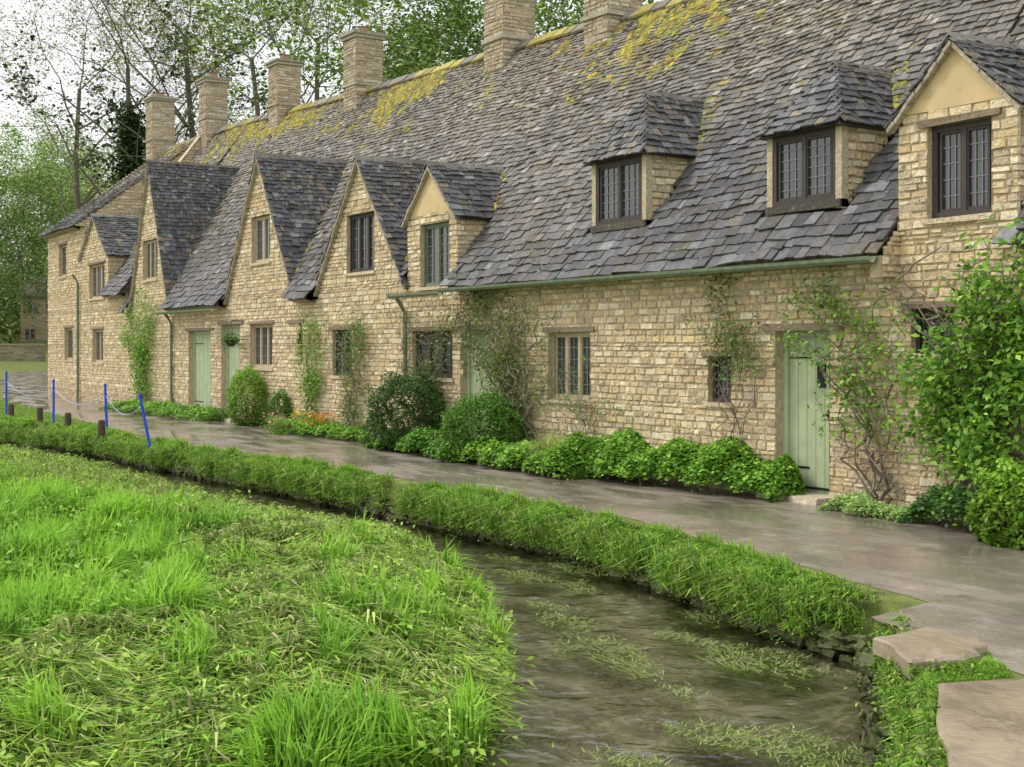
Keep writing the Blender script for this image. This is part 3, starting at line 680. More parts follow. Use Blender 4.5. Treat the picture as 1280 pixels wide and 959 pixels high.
# ---------------------------------------------------------------- grass (stuff)
def vnoise(x, y, s=1.0):
    return np.sin(x*1.3*s+1.7*np.sin(y*.9*s))*np.cos(y*1.6*s+1.1*np.sin(x*.7*s+2))
FA = np.array(FW)[:2]; RA = np.array(RT)[:2]
def scatter(N, zmin, zmax, umin, umax):
    Z = rng.uniform(zmin, zmax, N); u = rng.uniform(umin, umax, N)
    return np.array(CAM)[:2] + Z[:,None]*(FA+u[:,None]*RA)
P = np.concatenate([scatter(205000, 4.6, 15, -.52, .10), scatter(75000, 15, 42, -.48, .05)])
dl, dr = pdist(P, LW), pdist(P, RW); ok = (~inside(P)) & (dl < dr); P = P[ok]; dl = dl[ok]
n1 = vnoise(P[:,0]*.8, P[:,1]); n2 = vnoise(P[:,0]+5, P[:,1]-3, 2.6); n3 = vnoise(P[:,0]-9, P[:,1]+4, 6)
gp = onZ(455, 950, -.2); gd = np.hypot((P[:,0]-gp.x)*.8, P[:,1]-gp.y)
lit = (dl+.5*n1+.3*n2 < 2.25) & ~(gd < .48) & ~((n2 > .80) & (dl > .3) & (rng.random(len(P)) < .6)) & ~((dl < .14) & (n3 > .2))
z = Hs(P); P3 = np.column_stack([P, z])
T = ~lit; N = T.sum(); dist = np.hypot(P[:,0], P[:,1]+10.4)
tuft = sst((n2[T]+n3[T]*.7+.8)/1.7); tuft = np.where(gd[T] < .48, 1, tuft)
L = (.11+.31*tuft**1.2)*rng.uniform(.45,1.25,N); L *= np.where(P[T][:,0] < -12, np.clip(.3+dl[T]*.25,.3,1), 1)
az = 2.4+vnoise(P[T][:,0],P[T][:,1],2.6)*2.4+rng.normal(0,.9,N)
g0 = np.array([.12,.32,.02]); g1 = np.array([.36,.62,.065]); mixv = np.clip(.36+.35*n1[T]+.3*tuft+rng.normal(0,.28,N),0,1)[:,None]
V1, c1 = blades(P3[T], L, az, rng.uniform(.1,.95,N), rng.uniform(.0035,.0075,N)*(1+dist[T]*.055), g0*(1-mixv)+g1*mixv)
N = lit.sum(); PL = P3[lit].copy(); PL[:,2] += rng.uniform(0,.12,N)*(.3+.7*np.abs(n3[lit]))+.05*np.abs(n2[lit])
L = rng.uniform(.06,.26,N); L *= np.where(PL[:,0] < -12, .6, 1); pal = np.array([(.52,.66,.15),(.38,.62,.08),(.64,.66,.26),(.25,.50,.05),(.72,.70,.38),(.20,.34,.06)])
c = pal[rng.choice(6,N,p=[.30,.28,.11,.20,.05,.06])]*rng.uniform(.55,1.15,N)[:,None]*(.92+.2*n3[lit])[:,None]
laz = 1.2+vnoise(PL[:,0],PL[:,1],1.7)*3+rng.normal(0,1.2,N)
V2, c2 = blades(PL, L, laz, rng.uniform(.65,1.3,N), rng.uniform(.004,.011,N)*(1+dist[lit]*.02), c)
tag(quads('meadow_grass', V1, c1, M_grass), 'tall bright green meadow grass at lower left', 'grass', kind='stuff')
tag(quads('cut_grass', V2, c2, M_grass), 'matted pale cut grass lying along the stream edge', 'cut grass', kind='stuff')
sel = P3[lit & (n1+n2*.6 > -.5)]; cen = sel[rng.integers(0,len(sel),1500)]; Q = np.repeat(cen, 22, axis=0)+rng.normal(size=(1500*22,3))*np.array([.08,.08,.03])+np.array([0,0,.10])
V, c = leaves(Q, .028, [(.30,.54,.06),(.44,.66,.10),(.20,.42,.05),(.54,.68,.17)], .6)
cen = P3[T][rng.integers(0,T.sum(),320)]; Q = np.repeat(cen, 20, axis=0)+rng.normal(size=(320*20,3))*np.array([.09,.09,.05])+np.array([0,0,.16])
Vb, cb = leaves(Q, .028, [(.26,.50,.06),(.36,.58,.08)], .5)
tag(quads('meadow_weeds', np.concatenate([V,Vb]), np.concatenate([c,cb]), M_leaf), 'low broad-leaved weeds sprouting through the cut grass', 'weeds', kind='stuff')
A_ = rng.uniform(cum[2]-1.0, AEND, 3800); PT = []
for a in A_:
    p, n_ = rwp(a); nearc = p[0] > -6.4
    yv = yE(p[0]); wdt = (max(.2, min(.50, yv-p[1])) if p[0] > -24 else max(.2, min(1.6, yv-p[1]))) if not nearc else .10
    if nearc and rng.random() < .6: continue
    k = rng.normal(.02,.06) if rng.random() < .62 else rng.random()*wdt
    if math.sin(a*2.1)+math.sin(a*.83+1)+rng.normal(0,.5) < -1.2: continue
    PT.append((p[0]-n_[0]*k, p[1]-n_[1]*k, a, .38 if nearc else 1))
PT = np.array(PT); PT = PT[~inside(PT[:,:2], np.array(S1P)) & ~inside(PT[:,:2], np.array(S2P))]
sz = (.40+.7*np.abs(np.sin(PT[:,2]*1.3+np.sin(PT[:,2]*4)))**1.5)*PT[:,3];  nb = 60
Q = np.repeat(PT[:,:2], nb, 0)+rng.normal(0,.05,(len(PT)*nb,2))*np.repeat(np.maximum(.4,PT[:,3]), nb)[:,None]; S = np.repeat(sz, nb)
zt = np.full(len(Q), -.03); inw = inside(Q); zt[inw] = -.06-rng.random(inw.sum())*.26
N = len(Q); az = rng.uniform(0,6.28,N); sl = rng.random(N) < .6; az[sl] = math.radians(-105)+rng.normal(0,.6,sl.sum())
c = np.array([(.15,.36,.03),(.28,.52,.06),(.40,.62,.09),(.50,.50,.20)])[rng.choice(4,N,p=[.3,.35,.25,.1])]*rng.uniform(.6,1.2,N)[:,None]
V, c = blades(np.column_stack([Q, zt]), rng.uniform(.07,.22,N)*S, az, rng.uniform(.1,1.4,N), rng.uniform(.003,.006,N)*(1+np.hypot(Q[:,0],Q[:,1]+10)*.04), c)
c1_ = np.array(zpts([(1140,962),(1158,890),(1145,852),(1165,828),(1235,812),(1265,840),(1172,848),(1182,930),(1188,962)],0))
PP = np.column_stack([rng.uniform(c1_[:,0].min(),c1_[:,0].max(),60000), rng.uniform(c1_[:,1].min(),c1_[:,1].max(),60000)]); PP = PP[inside(PP, c1_)][:6000]; N = len(PP)
Vc, cc = blades(np.column_stack([PP, np.full(N,-.03)]), rng.uniform(.02,.08,N)*(.4+np.abs(vnoise(PP[:,0],PP[:,1],4))), rng.uniform(0,6.28,N), rng.uniform(.2,1.1,N), rng.uniform(.002,.004,N), np.array([.26,.48,.05])*rng.uniform(.5,1.4,N)[:,None])
tag(quads('verge_grass', np.concatenate([V,Vc]), np.concatenate([c,cc]), M_grass), 'grass tufts fringing the lane above the stream', 'grass', kind='stuff')
PH = PT[(PT[:,3] > .9)][::2]; PH2 = PT[(PT[:,3] < .9)][::4]; PH = np.concatenate([PH, PH2])
Q = np.repeat(PH[:,:2], 75, 0)+rng.normal(0,.085,(len(PH)*75,2)); Q = Q[~inside(Q, np.array(S1P)) & ~inside(Q, np.array(S2P))]; zt = rng.uniform(-.02,.03,len(Q)); inw = inside(Q); zt[inw] = -.02-rng.random(inw.sum())*.35
V, c = leaves(np.column_stack([Q, zt]), .016, [(.20,.34,.05),(.33,.46,.09),(.11,.18,.04),(.12,.14,.045)], .5)
tag(quads('bank_herbs', V, c, M_leaf), 'small mossy herbs creeping over the bank stones', 'ground cover', kind='stuff')
P = scatter(70000, 17, 60, -.5, -.17); yv = np.array([yE(x) for x in P[:,0]]); ok = (~inside(P)) & (pdist(P,RW) < pdist(P,LW)) & (P[:,1] < yv-.02); P = P[ok]; N = len(P)
V, c = blades(np.column_stack([P, np.full(N,-.02)]), rng.uniform(.03,.10,N), rng.uniform(0,6.28,N), rng.uniform(.2,.9,N), np.full(N,.010), np.array([.26,.47,.06])*rng.uniform(.6,1.5,N)[:,None])
tag(quads('verge_lawn', V, c, M_grass), 'short green verge where the small posts stand', 'grass', kind='stuff')
P = scatter(190000, 5.4, 17, -.12, .36); ok = inside(P); P = P[ok]; w_ = vnoise(P[:,0]*1.1, P[:,1]*2.2, 1.3)+.5*vnoise(P[:,0],P[:,1],4)+rng.normal(0,.18,len(P)); P = P[w_ > .5]; N = len(P)
h = math.radians(165)+.9*vnoise(P[:,0],P[:,1],.9)+rng.normal(0,.45,N); d = np.stack([np.cos(h),np.sin(h),np.zeros(N)],1)*rng.uniform(.03,.13,N)[:,None]; s = np.stack([-np.sin(h),np.cos(h),np.zeros(N)],1)*.0032
b = np.column_stack([P, WZ+.004-(rng.random(N) < .8)*rng.uniform(.008,.05,N)]); V = np.stack([b-s, b+s, b+d+s*.4, b+d-s*.4],1)
c = np.array([(.46,.60,.16),(.60,.66,.34),(.32,.44,.12),(.40,.58,.12)])[rng.integers(0,4,N)]*rng.uniform(.6,1.2,N)[:,None]
tag(quads('water_weed', V, c, M_grass), 'strands of weed trailing in the clear stream', 'water weed', kind='stuff')
# ---------------------------------------------------------------- shrubs and climbers
G_DK = [(.05,.10,.035),(.07,.14,.04),(.09,.18,.05)]; G_MD = [(.13,.30,.04),(.20,.40,.05),(.09,.21,.03)]; G_BR = [(.27,.50,.05),(.38,.60,.08),(.18,.38,.04)]
def shrub(name, c, rad, n, size, pal, label, cat='shrub', lum=.16, stems=True, flat=.3):
    c = Vector(c); root = thing(name, (c.x, c.y, 0), label, cat)
    d = rng.normal(size=(n,3)); d /= np.linalg.norm(d,axis=1)[:,None]
    lm = 1+lum*np.sin(d[:,0]*7+c.x*3)*np.cos(d[:,2]*6+d[:,1]*5)+lum*.5*np.sin(d[:,0]*17)*np.sin(d[:,2]*15+2)
    rr = (rng.uniform(.35,1,n)**.25)*(1+.06*rng.normal(size=n)*(rng.random(n)<.3)); 
    P = np.array(c)+d*(rr*lm)[:,None]*np.array(rad); lo = P[:,2] < .02; P[lo,2] = rng.uniform(.01,.12,lo.sum())
    low = d[:,2] < 0; P[low,0] = c.x+(P[low,0]-c.x)*1.05
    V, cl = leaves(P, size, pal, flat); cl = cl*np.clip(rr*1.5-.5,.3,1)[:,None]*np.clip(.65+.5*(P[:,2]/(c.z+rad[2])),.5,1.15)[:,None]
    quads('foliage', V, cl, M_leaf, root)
    if stems:
        m = MB()
        for k in range(9):
            a = rnd.uniform(0,6.28); e = c+Vector((math.cos(a)*rad[0]*.6, math.sin(a)*rad[1]*.6, rad[2]*.4*rnd.random())); b = Vector((c.x+math.cos(a)*.05, c.y+math.sin(a)*.05, 0))
            m.tube([b, (b+e)/2+Vector((0,0,.05)), e],[.016,.011,.005],5,(.12,.09,.06))
        m.build('stems', M_bark, root)
    return root
def climber(name, px0, px1, ytop, base_px, n, nl, size, pal, label, wander=.5, dens=.09, thick=.014, low=0, barecol=(.20,.165,.12), keep=None, bulge=0):
    X0, X1 = XF(px0), XF(px1); bx = XF(base_px); top = ZF((px0+px1)/2, ytop); root = thing(name, (bx,-.12,0), label, 'climbing plant')
    m = MB(); pts = []
    def walk(p, tx, tz, r, lev):
        steps = max(4, int((abs(tz-p.z)+abs(tx-p.x))/.16)); path = [p.copy()]; dr_ = 0
        for k in range(steps):
            t = (k+1)/steps; dr_ = dr_*.7+rnd.uniform(-1,1)*.06*wander
            q = Vector((p.x+(tx-p.x)*t**1.2+dr_*2, -.05-.10*abs(math.sin(k*.9+tx*3))-rnd.uniform(0,.05), p.z+(tz-p.z)*t)); path.append(q)
            if q.z > low and (keep is None or keep(q)): pts.append((q, t))
            if lev < 2 and rnd.random() < .35 and k > 1: walk(q, q.x+rnd.uniform(-.45,.45)*(1.3 if lev == 0 else .8), q.z+rnd.uniform(-.05,.4), r*.5, lev+1)
        m.tube(path, [r*(1-.75*i/len(path)) for i in range(len(path))], 5, vc(barecol,.2))
    for k in range(n):
        tx = X0+(X1-X0)*(k+.5)/n+rnd.uniform(-.1,.1); walk(Vector((bx+rnd.uniform(-.08,.08),-.12,0)), tx, top*rnd.uniform(.72,1.0), thick, 0)
    m.build('stems', M_bark, root)
    ctr = np.array([tuple(q) for q, t in pts]); i = rng.integers(0, len(ctr), nl)
    wgt = .5+.5*np.sin(ctr[:,0]*4.1+ctr[:,2]*3)*np.cos(ctr[:,2]*5-ctr[:,0]*2); i = i[rng.random(nl) < .2+wgt[i]]; nl = len(i)
    P = ctr[i]+rng.normal(size=(nl,3))*np.array([dens*1.2,dens*.5,dens]); P[:,1] -= bulge*rng.random(nl)*(1+np.sin(ctr[i][:,0]*5)*np.cos(ctr[i][:,2]*4)); P[:,1] = np.minimum(P[:,1], -.04)
    V, cl = leaves(P, size, pal, .15, bias=(0,-.6,.2)); quads('foliage', V, cl, M_leaf, root); return root
def fx(px, py): p = onZ(px, py, 0); return p.x, p.y
def bush(px, ybase, wpx, hpx, *a, squash=.75, name='shrub', **k):
    x, y = fx(px, ybase); Zd = (Vector((x,y,0))-CAM).dot(FW); w_ = wpx*Zd/F/2; h_ = hpx*Zd/F
    Yc = min(y+w_*squash*.8, -w_*squash*.75); p = onY(px, HY, Yc); k2 = (p-CAM).dot(FW)/Zd
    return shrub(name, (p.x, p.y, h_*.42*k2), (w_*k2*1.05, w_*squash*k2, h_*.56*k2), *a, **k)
bush(605, 556, 128, 86, 17000, .024, G_MD, 'rounded mid-green clipped bush below the twiggy climber', lum=.12)
bush(508, 548, 120, 98, 16000, .026, G_DK+G_MD[:1], 'dark bluish bushy shrub left of the rounded mid-green bush', lum=.22)
bush(310, 530, 64, 74, 10000, .026, G_BR, 'rounded bright yellow-green bush beside the green doors', lum=.12)
bush(350, 526, 36, 50, 3000, .026, G_MD, 'small upright green plant right of the bright round bush', stems=True)
bush(276, 528, 44, 16, 1800, .022, G_MD, 'tiny green cushion plant before the far green door')
def cover(px0, px1, yb, h, n, size, pal, label, dep=.5, name='ground_cover_plant', flat=.7):
    xa, ya = fx(px0, yb[0]); xb, yb_ = fx(px1, yb[1]); root = thing(name, ((xa+xb)/2, (ya+yb_)/2, 0), label, 'plant')
    t = rng.random(n); x = xa+(xb-xa)*t; y0 = ya+(yb_-ya)*t+.06*np.sin(x*5)+.05*np.sin(x*11); q = rng.random(n)**.8; y = y0+q*dep; y = np.minimum(y, -.03)
    edge = np.sqrt(np.clip(np.minimum(t, 1-t)*14, 0, 1))
    hh = h*edge*(.78+.11*np.sin(x*3.1+1)+.11*np.sin(x*6.3+y*5))*np.sqrt(np.clip(1-(1-np.minimum(1,q*2.4+.06))**2,0,1)); z = hh*rng.uniform(.2,1,n)**.4 + rng.normal(0,.02,n)
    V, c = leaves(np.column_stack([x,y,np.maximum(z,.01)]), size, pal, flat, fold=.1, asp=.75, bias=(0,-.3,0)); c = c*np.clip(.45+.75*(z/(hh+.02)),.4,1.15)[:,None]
    quads('foliage', V, c, M_leaf, root)
    m = MB()
    for k in range(60):
        i = rnd.randrange(n); m.tube([(x[i], y[i]+.03, 0), (x[i], y[i], float(max(z[i],.02)))], [.004,.002], 4, (.16,.12,.05))
    m.build('stems', M_bark, root); return root
cover(680, 962, (596,630), .62, 50000, .030, G_BR+G_MD+[(.18,.38,.04)], 'long leafy green ground cover at the wall left of the nearest door', 1.1)
cover(550, 700, (578,603), .42, 16000, .030, G_MD+G_BR, 'leafy green border plants in front of the rounded bush', .75)
cover(458, 562, (562,581), .40, 11000, .030, G_MD, 'leafy green border plants in front of the dark shrub', .7)
cover(335, 462, (540,557), .26, 8000, .027, G_BR+G_MD, 'low green border under the yellow and orange flowers', .6)
cover(1020, 1140, (640,657), .17, 6000, .020, [(.36,.52,.17),(.28,.46,.12),(.44,.58,.22)], 'low pale-green creeping plant right of the nearest doorstep', .38)
cover(1120, 1330, (655,692), .40, 13000, .024, G_DK+G_MD, 'dark low plants under the big climber', .8)
cover(120, 240, (513,528), .30, 9000, .035, G_MD+G_BR, 'low green plants along the base of the tallest-gable cottage', 1.0)
bush(1268, 690, 110, 105, 7000, .030, G_BR, 'bright leafy bush at the lower right frame edge', squash=.5, lum=.25)
x, y = fx(683, 592); root = thing('ornamental_grass', (x,y+.1,0), 'spiky pale green grass clump right of the rounded bush', 'plant'); N = 1600
V, c = blades(np.column_stack([rng.normal(x,.15,N), rng.normal(y+.12,.09,N), np.zeros(N)]), rng.uniform(.3,.76,N), rng.uniform(0,6.28,N), rng.uniform(.2,.9,N), np.full(N,.007), np.array([.42,.50,.15])*rng.uniform(.6,1.3,N)[:,None]); quads('foliage', V, c, M_grass, root)
x, y = fx(890, 616); root = thing('fern', (x,y+.1,0), 'browning fern fronds amid the green ground cover', 'plant'); N = 500
V, c = blades(np.column_stack([rng.normal(x,.14,N), rng.normal(y+.18,.06,N), np.full(N,.26)]), rng.uniform(.15,.35,N), rng.uniform(0,6.28,N), rng.uniform(.3,1.0,N), np.full(N,.011), np.array([.34,.24,.09])*rng.uniform(.6,1.3,N)[:,None]); quads('foliage', V, c, M_grass, root)
for (px, py, col, lb) in ((402,534,(.85,.27,.01),'cluster of orange wallflowers in the border'), (378,529,(.9,.68,.03),'cluster of yellow flowers left of the orange ones'),(345,532,(.85,.45,.35),'small pinkish flowers left of the yellow cluster')):
    x, y = fx(px, py+11); root = thing('flower_clump', (x,y,0), lb, 'flowers'); N = 80 if px > 350 else 40
    P = np.column_stack([rng.normal(x,.26,N), rng.normal(y,.08,N), rng.uniform(.18,.42,N)]); V, c = leaves(P, .036, [col], .8, asp=.9); quads('petals', V, c, M_petal, root)
    N = 900; P = np.column_stack([rng.normal(x,.26,N), rng.normal(y,.09,N), rng.uniform(.0,.34,N)]); V, c = leaves(P, .022, G_MD+G_BR, .4); quads('foliage', V, c, M_leaf, root)
BRN = [(.21,.27,.07),(.30,.33,.11),(.15,.22,.05),(.27,.22,.09)]
zw = ZF(1165,455); xw = XF(1200)
def keepA(q):
    if q.z > ZF(1165,455) and q.x < xw+(q.z-zw)*.38: return False
    if q.z < ZF(1165,560) and q.x < XF(1180): return False
    if q.z < ZF(1240,590): return False
    return q.x > XF(1136)
climber('wisteria', 1150, 1370, 315, 1225, 15, 9500, .042, G_BR+[(.2,.40,.05)]+G_MD, 'dense bright green climber covering the right end wall', 1.4, .11, .028, .45, keep=keepA, bulge=.26)
climber('climbing_rose', 1015, 1122, 350, 1108, 8, 2400, .032, G_MD+G_BR, 'spindly climbing rose on the wall right of the nearest door', 1.2, .08, .016, .7)
climber('climbing_plant', 890, 952, 335, 930, 5, 2100, .026, G_MD+BRN, 'thin climber rising beside the small single window', .9, .08, .010, 1.3)
climber('wisteria', 560, 680, 340, 665, 13, 6500, .028, BRN+G_MD, 'twiggy brown-leaved climber hanging over the middle door', 1.4, .11, .022, .5)
climber('climbing_plant', 672, 765, 430, 748, 6, 900, .020, G_MD, 'few bare stems with sparse leaves across the three-light window', 1.3, .06, .009, .2)
climber('climbing_plant', 378, 412, 392, 398, 4, 3800, .028, G_MD+G_BR, 'slim leafy climber left of the small steep-gable cottage window', .7, .11, .014, .1)
climber('climbing_plant', 430, 470, 400, 446, 5, 3400, .026, BRN+G_MD, 'leafy red-stemmed climber right of the steep-gable cottage window', .9, .12, .014, .1)
climber('climbing_plant', 160, 203, 378, 184, 6, 5500, .038, G_MD+G_BR, 'leafy climber on the tallest-gable cottage wall', .8, .17, .016, .1)
climber('climbing_plant', 505, 575, 365, 535, 6, 2200, .024, BRN, 'sparse creeper framing the window below the smallest gable', 1.2, .09, .012, .4)
b = onY(289, 425, -.3); rt = thing('hanging_basket', tuple(b), 'dark hanging basket of trailing plants between the far doors', 'hanging basket')
m = MB(); m.tube([(b.x,b.y,b.z-.14),(b.x,b.y,b.z-.08),(b.x,b.y,b.z)],[.05,.12,.16],10,(.05,.04,.03)); m.build('basket', M_bark, rt)
m = MB(); m.tube([(b.x,-.0,b.z+.42),(b.x,-.3,b.z+.42),(b.x,-.3,b.z+.36)],.01,5)
for k in range(3): m.tube([(b.x,b.y,b.z+.36),(b.x+.15*math.cos(k*2.1),b.y+.15*math.sin(k*2.1),b.z)],.004,4)
m.build('bracket', M_iron, rt)
P = np.array(b)+rng.normal(size=(600,3))*np.array([.12,.12,.09]); V, c = leaves(P, .025, G_DK+G_MD, .3); quads('foliage', V, c, M_leaf, rt)
# ---------------------------------------------------------------- posts
for i, (px, py, h_, lean, lb) in enumerate(((188,556,60,-.09,'leaning blue pole nearest the stream'),(134,541,58,-.02,'blue barrier pole second from the nearest'),(67,529,52,0,'blue barrier pole third from the nearest'),(8,517,50,0,'farthest blue barrier pole at the left frame edge'))):
    p = onZ(px, py, 0); Zd = (p-CAM).dot(FW); hh = h_*Zd/F; t = thing('barrier_pole', tuple(p), lb, 'pole', None)
    top = p + RT*lean*2 + Vector((0,0,hh))
    m = MB(); m.tube([p-Vector((0,0,.05)), top], .026, 8); m.build('shaft', M_blue, t)
    m = MB(); m.tube([top, top+Vector((0,0,.05))],[.035,.026],8); m.build('cap', M_blue, t)
    m = MB(); m.tube([p+(top-p)*.8-Vector((.04,0,0)), p+(top-p)*.8+Vector((.04,0,0))], .014, 6); m.build('hook', M_blue, t)
    if i == 0: tops = []
    tops.append(p+(top-p)*.8)
m = MB()
for a, b in zip(tops[:-1], tops[1:]): m.tube([a.lerp(b, k/8)-Vector((0,0,.25*math.sin(math.pi*k/8))) for k in range(9)], .006, 5)
tag(m.build('barrier_rope', M_tape), 'pale blue rope slung between the barrier poles', 'rope')
for px, py, h_, lb in ((14,522,17,'short dark wooden post, farthest at the left'),(50,527,17,'short dark wooden post, second from the left'),(85,534,18,'short dark wooden post, third from the left'),(127,545,20,'short dark wooden post nearest the stream')):
    p = onZ(px, py, 0); Zd = (p-CAM).dot(FW); hh = h_*Zd/F; m = MB(); m.tube([(p.x,p.y,-.05),(p.x,p.y,hh*.85),(p.x,p.y,hh)],[.07,.068,.055],8,(.09,.07,.05))
    tag(m.build('wooden_post', M_bark), lb, 'post')
# ---------------------------------------------------------------- far left wall and cottage
p0 = onZ(-60, 459.5, 0); p1 = onZ(57, 459, 0)
fw_ = MB(); d = (p1-p0); Lw = d.length; d.normalize(); nn = Vector((d.y,-d.x,0))
stones(fw_, lambda a, z, dd: tuple(p0+d*a+nn*dd+Vector((0,0,z))), -.1, 1.7, lambda z, i: [(0, Lw)], pal=[(.36,.31,.22),(.42,.36,.25),(.26,.22,.16)], wr=(.3,.8), rough=2)
fw_.hexa([tuple(p0+nn*.1+Vector((0,0,1.7))),tuple(p1+nn*.1+Vector((0,0,1.7))),tuple(p1-nn*.5+Vector((0,0,1.7))),tuple(p0-nn*.5+Vector((0,0,1.7))),tuple(p0+nn*.1+Vector((0,0,1.85))),tuple(p1+nn*.1+Vector((0,0,1.85))),tuple(p1-nn*.5+Vector((0,0,1.85))),tuple(p0-nn*.5+Vector((0,0,1.85)))],(.33,.3,.22))
tag(fw_.build('field_wall', M_stone), 'grey dry stone wall beyond the end of the lane', 'wall')
q = atD(50, 122); hc = thing('cottage', (q.x,q.y,0), 'small distant cottage among trees beyond the lane', 'cottage'); m = MB()
ax = RT; ay = FW
def hp(a, b, z): return tuple(Vector((q.x,q.y,0))+ax*a+ay*b+Vector((0,0,z)))
stones(m, lambda a, z, dd: hp(a, -dd, z), 0, 6.2, lambda z, i: [(-1.8,2.6)], wr=(.3,.7)); stones(m, lambda a, z, dd: hp(-1.8-dd, a, z), 0, 6.2, lambda z, i: [(0,5)], wr=(.3,.7)); m.build('wall', M_stone, hc)
m = MB(); m.hexa([hp(-2.1,-.4,6.1),hp(2.9,-.4,6.1),hp(2.9,2.5,8.2),hp(-2.1,2.5,8.2),hp(-2.1,-.4,6.3),hp(2.9,-.4,6.3),hp(2.9,2.5,8.4),hp(-2.1,2.5,8.4)],(.2,.18,.15)); m.build('roof', M_slate, hc)
for (a, z0) in ((-.9,2.2),(-.7,4.6),(1.0,4.6)):
    m = MB(); m.hexa([hp(a-.5,-.08,z0),hp(a+.5,-.08,z0),hp(a+.5,.05,z0),hp(a-.5,.05,z0),hp(a-.5,-.08,z0+1.1),hp(a+.5,-.08,z0+1.1),hp(a+.5,.05,z0+1.1),hp(a-.5,.05,z0+1.1)],(1,1,1)); wo = m.build('window', M_framel, hc)
    m = MB()
    for s in (-.24,.24): m.quad(hp(a+s-.17,-.09,z0+.1),hp(a+s+.17,-.09,z0+.1),hp(a+s+.17,-.09,z0+1.0),hp(a+s-.17,-.09,z0+1.0),(1,1,1))
    m.build('pane', M_glass, wo)
# ---------------------------------------------------------------- trees
def tree_proto(seed, height, kids, levels, nleaf, lsize, pal, spread=.6, upb=.12, lscat=.5, ivy=False, first=2, barkc=(.15,.13,.105)):
    r_ = random.Random(seed); segs = []; tips = []
    def grow(p, d, L, r0, lev):
        n = 7 if lev == 0 else 4; path = [p.copy()]; rad = [r0]
        for i in range(n):
            d = (d+Vector((r_.gauss(0,1),r_.gauss(0,1),r_.gauss(0,1)))*(.06 if lev == 0 else .17)+Vector((0,0,upb))).normalized(); p = p+d*L/n; r0 *= (.88 if lev == 0 else .78); path.append(p.copy()); rad.append(r0)
            if lev < levels and i >= (first if lev == 0 else 1):
                for _ in range(kids if lev == 0 else (2 if r_.random() < .5 else 1)):
                    o = Vector((r_.gauss(0,1),r_.gauss(0,1),r_.gauss(0,.5))); o = (o-d*o.dot(d)).normalized(); cd = (d*(1-spread)+o*spread).normalized()
                    grow(p, cd, L*(r_.uniform(.42,.6) if lev == 0 else r_.uniform(.5,.7)), r0*.5, lev+1)
            if lev >= levels-1: tips.append(p.copy())
        segs.append((path, rad, lev))
    grow(Vector((0,0,-.3)), Vector((0,0,1)), height, height*.017, 0)
    tm = MB()
    for path, rad, lev in segs: tm.tube(path, [max(x,.007) for x in rad], 7 if lev == 0 else (4 if lev < 3 else 3), barkc, cap=False)
    T = np.array([tuple(t) for t in tips]); i = rng.integers(0,len(T),nleaf)
    keepm = rng.random(nleaf) < .15+.85*(np.sin(T[i][:,0]*1.3)*np.cos(T[i][:,2]*1.1+T[i][:,1]) > -.4); i = i[keepm]; nleaf = len(i)
    P = T[i]+rng.normal(0,lscat,(nleaf,3))*np.array([1,1,.6])
    if ivy:
        path = segs[-1][0]; n = nleaf*3//4; k = rng.integers(0,6,n); t = rng.random(n); pp = np.array([tuple(a) for a in path]); b = pp[k]*(1-t[:,None])+pp[k+1]*t[:,None]; P[:n] = b+rng.normal(0,.6,(n,3))*(1.2-.12*k)[:,None]
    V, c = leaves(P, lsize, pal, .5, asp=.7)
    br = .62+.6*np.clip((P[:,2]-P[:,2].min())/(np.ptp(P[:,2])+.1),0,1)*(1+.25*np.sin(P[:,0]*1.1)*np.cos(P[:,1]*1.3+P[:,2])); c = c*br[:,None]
    return tm, V, c
S_Y = [(.48,.54,.20),(.54,.59,.25),(.38,.46,.17),(.44,.46,.22)]; S_G = [(.24,.39,.11),(.33,.48,.14),(.17,.28,.08),(.42,.55,.18)]; S_B = [(.42,.42,.22),(.48,.46,.24),(.34,.40,.16)]
protos = {
 'sparse': tree_proto(1, 15, 2, 4, 18000, .08, S_Y, .62, .10, .28),
 'leafy': tree_proto(2, 14, 3, 3, 44000, .12, S_G, .66, .06, .50),
 'bare': tree_proto(3, 16, 2, 4, 1800, .07, S_B, .60, .12, .3),
 'ivy': tree_proto(4, 15, 1, 3, 18000, .13, [(.04,.08,.03),(.06,.11,.04),(.09,.15,.045)], .5, .1, .3, ivy=True),
 'bright': tree_proto(5, 13, 3, 3, 36000, .11, [(.36,.50,.16),(.46,.60,.20),(.27,.41,.12)], .68, .05, .48)}
PM = {}
def tree(kind, px, Zd, sc, rz, label):
    tm, V, c = protos[kind]; p = atD(px, Zd*1.78); z0 = H(p.x, p.y)
    root = thing('tree', (0,0,0), label, 'tree', 'trees behind the cottage row')
    if kind not in PM:
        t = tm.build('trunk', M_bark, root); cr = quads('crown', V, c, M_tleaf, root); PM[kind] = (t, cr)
    else:
        for s in PM[kind]:
            o = s.copy(); C.objects.link(o); o.parent = root; o.matrix_parent_inverse = Matrix.Identity(4)
    root.location = (p.x, p.y, z0-.3); root.rotation_euler = (0,0,rz); root.scale = (sc,sc,sc)
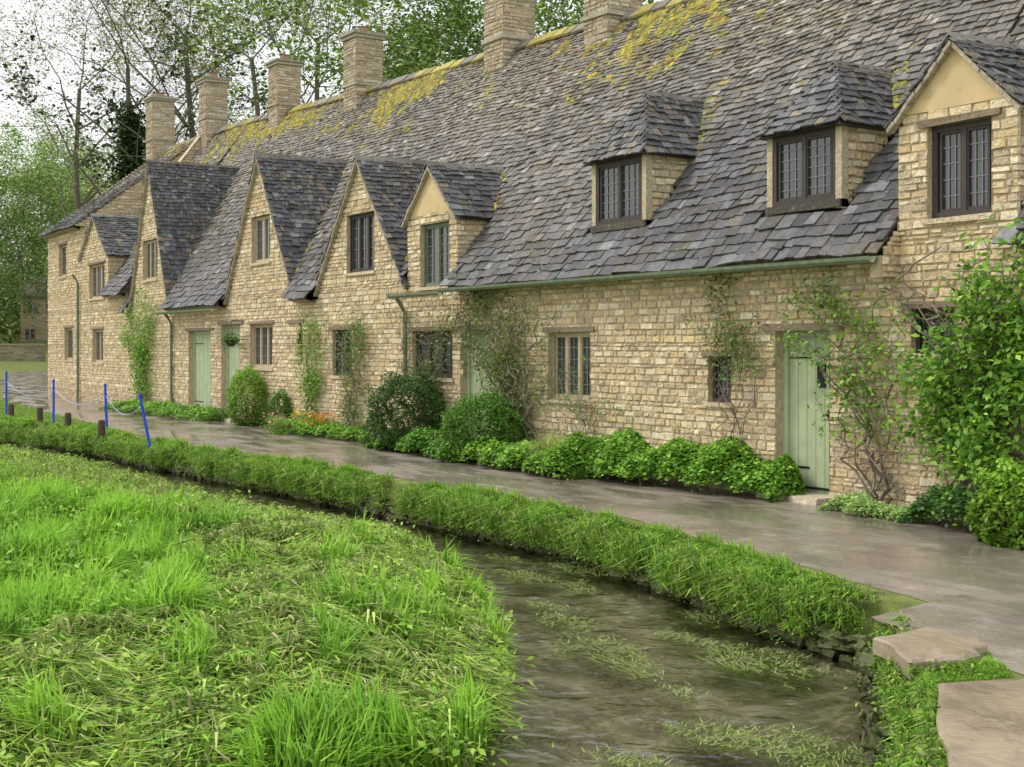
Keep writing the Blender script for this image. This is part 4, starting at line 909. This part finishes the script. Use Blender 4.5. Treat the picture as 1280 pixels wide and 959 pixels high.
TL = [('leafy',-12,68,1.0,0,'broad leafy tree cut by the left frame edge'),('bright',45,76,.95,1,'fresh green tree above the small distant cottage'),
 ('bare',95,60,1.45,2,'tall nearly bare tree at upper left against the sky'),('ivy',152,48,1.35,.5,'dark ivy-clad trunk left of the farthest chimney'),
 ('leafy',100,80,1.1,2.2,'dark leafy tree low behind the bare tree'),('sparse',218,56,1.3,1.1,'thinly leaved tree above the farthest chimney'),
 ('bright',125,66,.95,3.3,'low fresh green tree left of the ivy-clad trunk'),('bare',262,50,1.4,4,'bare twiggy tree above the second chimney from left'),('sparse',330,46,1.3,.3,'yellowish thin tree left of the third chimney'),
 ('bright',300,62,1.0,2.9,'fuller green tree between the second and third chimneys'),
 ('sparse',405,50,1.4,2.0,'thin yellow-green tree between the third and fourth chimneys'),
 ('leafy',548,40,1.2,1.6,'dense green tree left of the first tall chimney'),
 ('leafy',690,44,1.0,4.1,'green tree between the two nearest chimneys')]
for a in TL: tree(*a)
N = 60000; px = rng.uniform(-120, 320, N); Zd = rng.uniform(112, 190, N); P = np.array(CAM)[:2]+Zd[:,None]*(FA+((px-CX)/F)[:,None]*RA)
ok = (Zd > 126) | (px > 75) | (px < 20); P = P[ok]; N = len(P)
hz = Hs(P); top = 5.0+2.6*vnoise(P[:,0]*.2,P[:,1]*.2)+1.2*vnoise(P[:,0],P[:,1]); z = hz+rng.random(N)**.6*np.maximum(.5,top)
V, c = leaves(np.column_stack([P,z]), .26, [(.14,.22,.05),(.22,.32,.08),(.32,.40,.12),(.09,.15,.04)], .2)
tag(quads('woodland_undergrowth', V, c, M_tleaf), 'tangled green undergrowth covering the hillside', 'undergrowth', kind='stuff')
# ---------------------------------------------------------------- light, world, camera
wd = bpy.data.worlds.new('World'); bpy.context.scene.world = wd; wd.use_nodes = True; nt = wd.node_tree; nt.nodes.clear()
out = nt.nodes.new('ShaderNodeOutputWorld'); sky = nt.nodes.new('ShaderNodeTexSky'); sky.sky_type = 'NISHITA'; sky.sun_disc = False
EL, AZ = math.radians(48), math.radians(225)
sky.sun_elevation = EL; sky.sun_rotation = AZ; sky.dust_density = 4; sky.air_density = 1
b1 = nt.nodes.new('ShaderNodeBackground'); nt.links.new(sky.outputs[0], b1.inputs[0]); b1.inputs[1].default_value = .05
b2 = nt.nodes.new('ShaderNodeBackground'); b2.inputs[0].default_value = (.96,.95,.95,1); b2.inputs[1].default_value = 1.14
ad = nt.nodes.new('ShaderNodeAddShader'); nt.links.new(b1.outputs[0], ad.inputs[0]); nt.links.new(b2.outputs[0], ad.inputs[1]); nt.links.new(ad.outputs[0], out.inputs[0])
sd = bpy.data.lights.new('Sun', 'SUN'); sd.energy = 1.5; sd.angle = math.radians(10); sd.color = (1,.95,.86); so = bpy.data.objects.new('Sun', sd); C.objects.link(so)
dv = Vector((math.sin(AZ)*math.cos(EL), math.cos(AZ)*math.cos(EL), math.sin(EL))); so.rotation_euler = dv.to_track_quat('Z','Y').to_euler()
cd = bpy.data.cameras.new('Camera'); co = bpy.data.objects.new('Camera', cd); C.objects.link(co); cd.sensor_width = 36; cd.lens = F/1280*36; cd.clip_end = 3000; cd.clip_start = .05
cd.shift_y = -(479.5-HY)/1280; co.location = CAM; co.rotation_euler = (math.radians(90), 0, math.radians(90)-TH); bpy.context.scene.camera = co
sc = bpy.context.scene; sc.view_settings.view_transform = 'Standard'; sc.view_settings.look = 'None'; sc.view_settings.exposure = 0
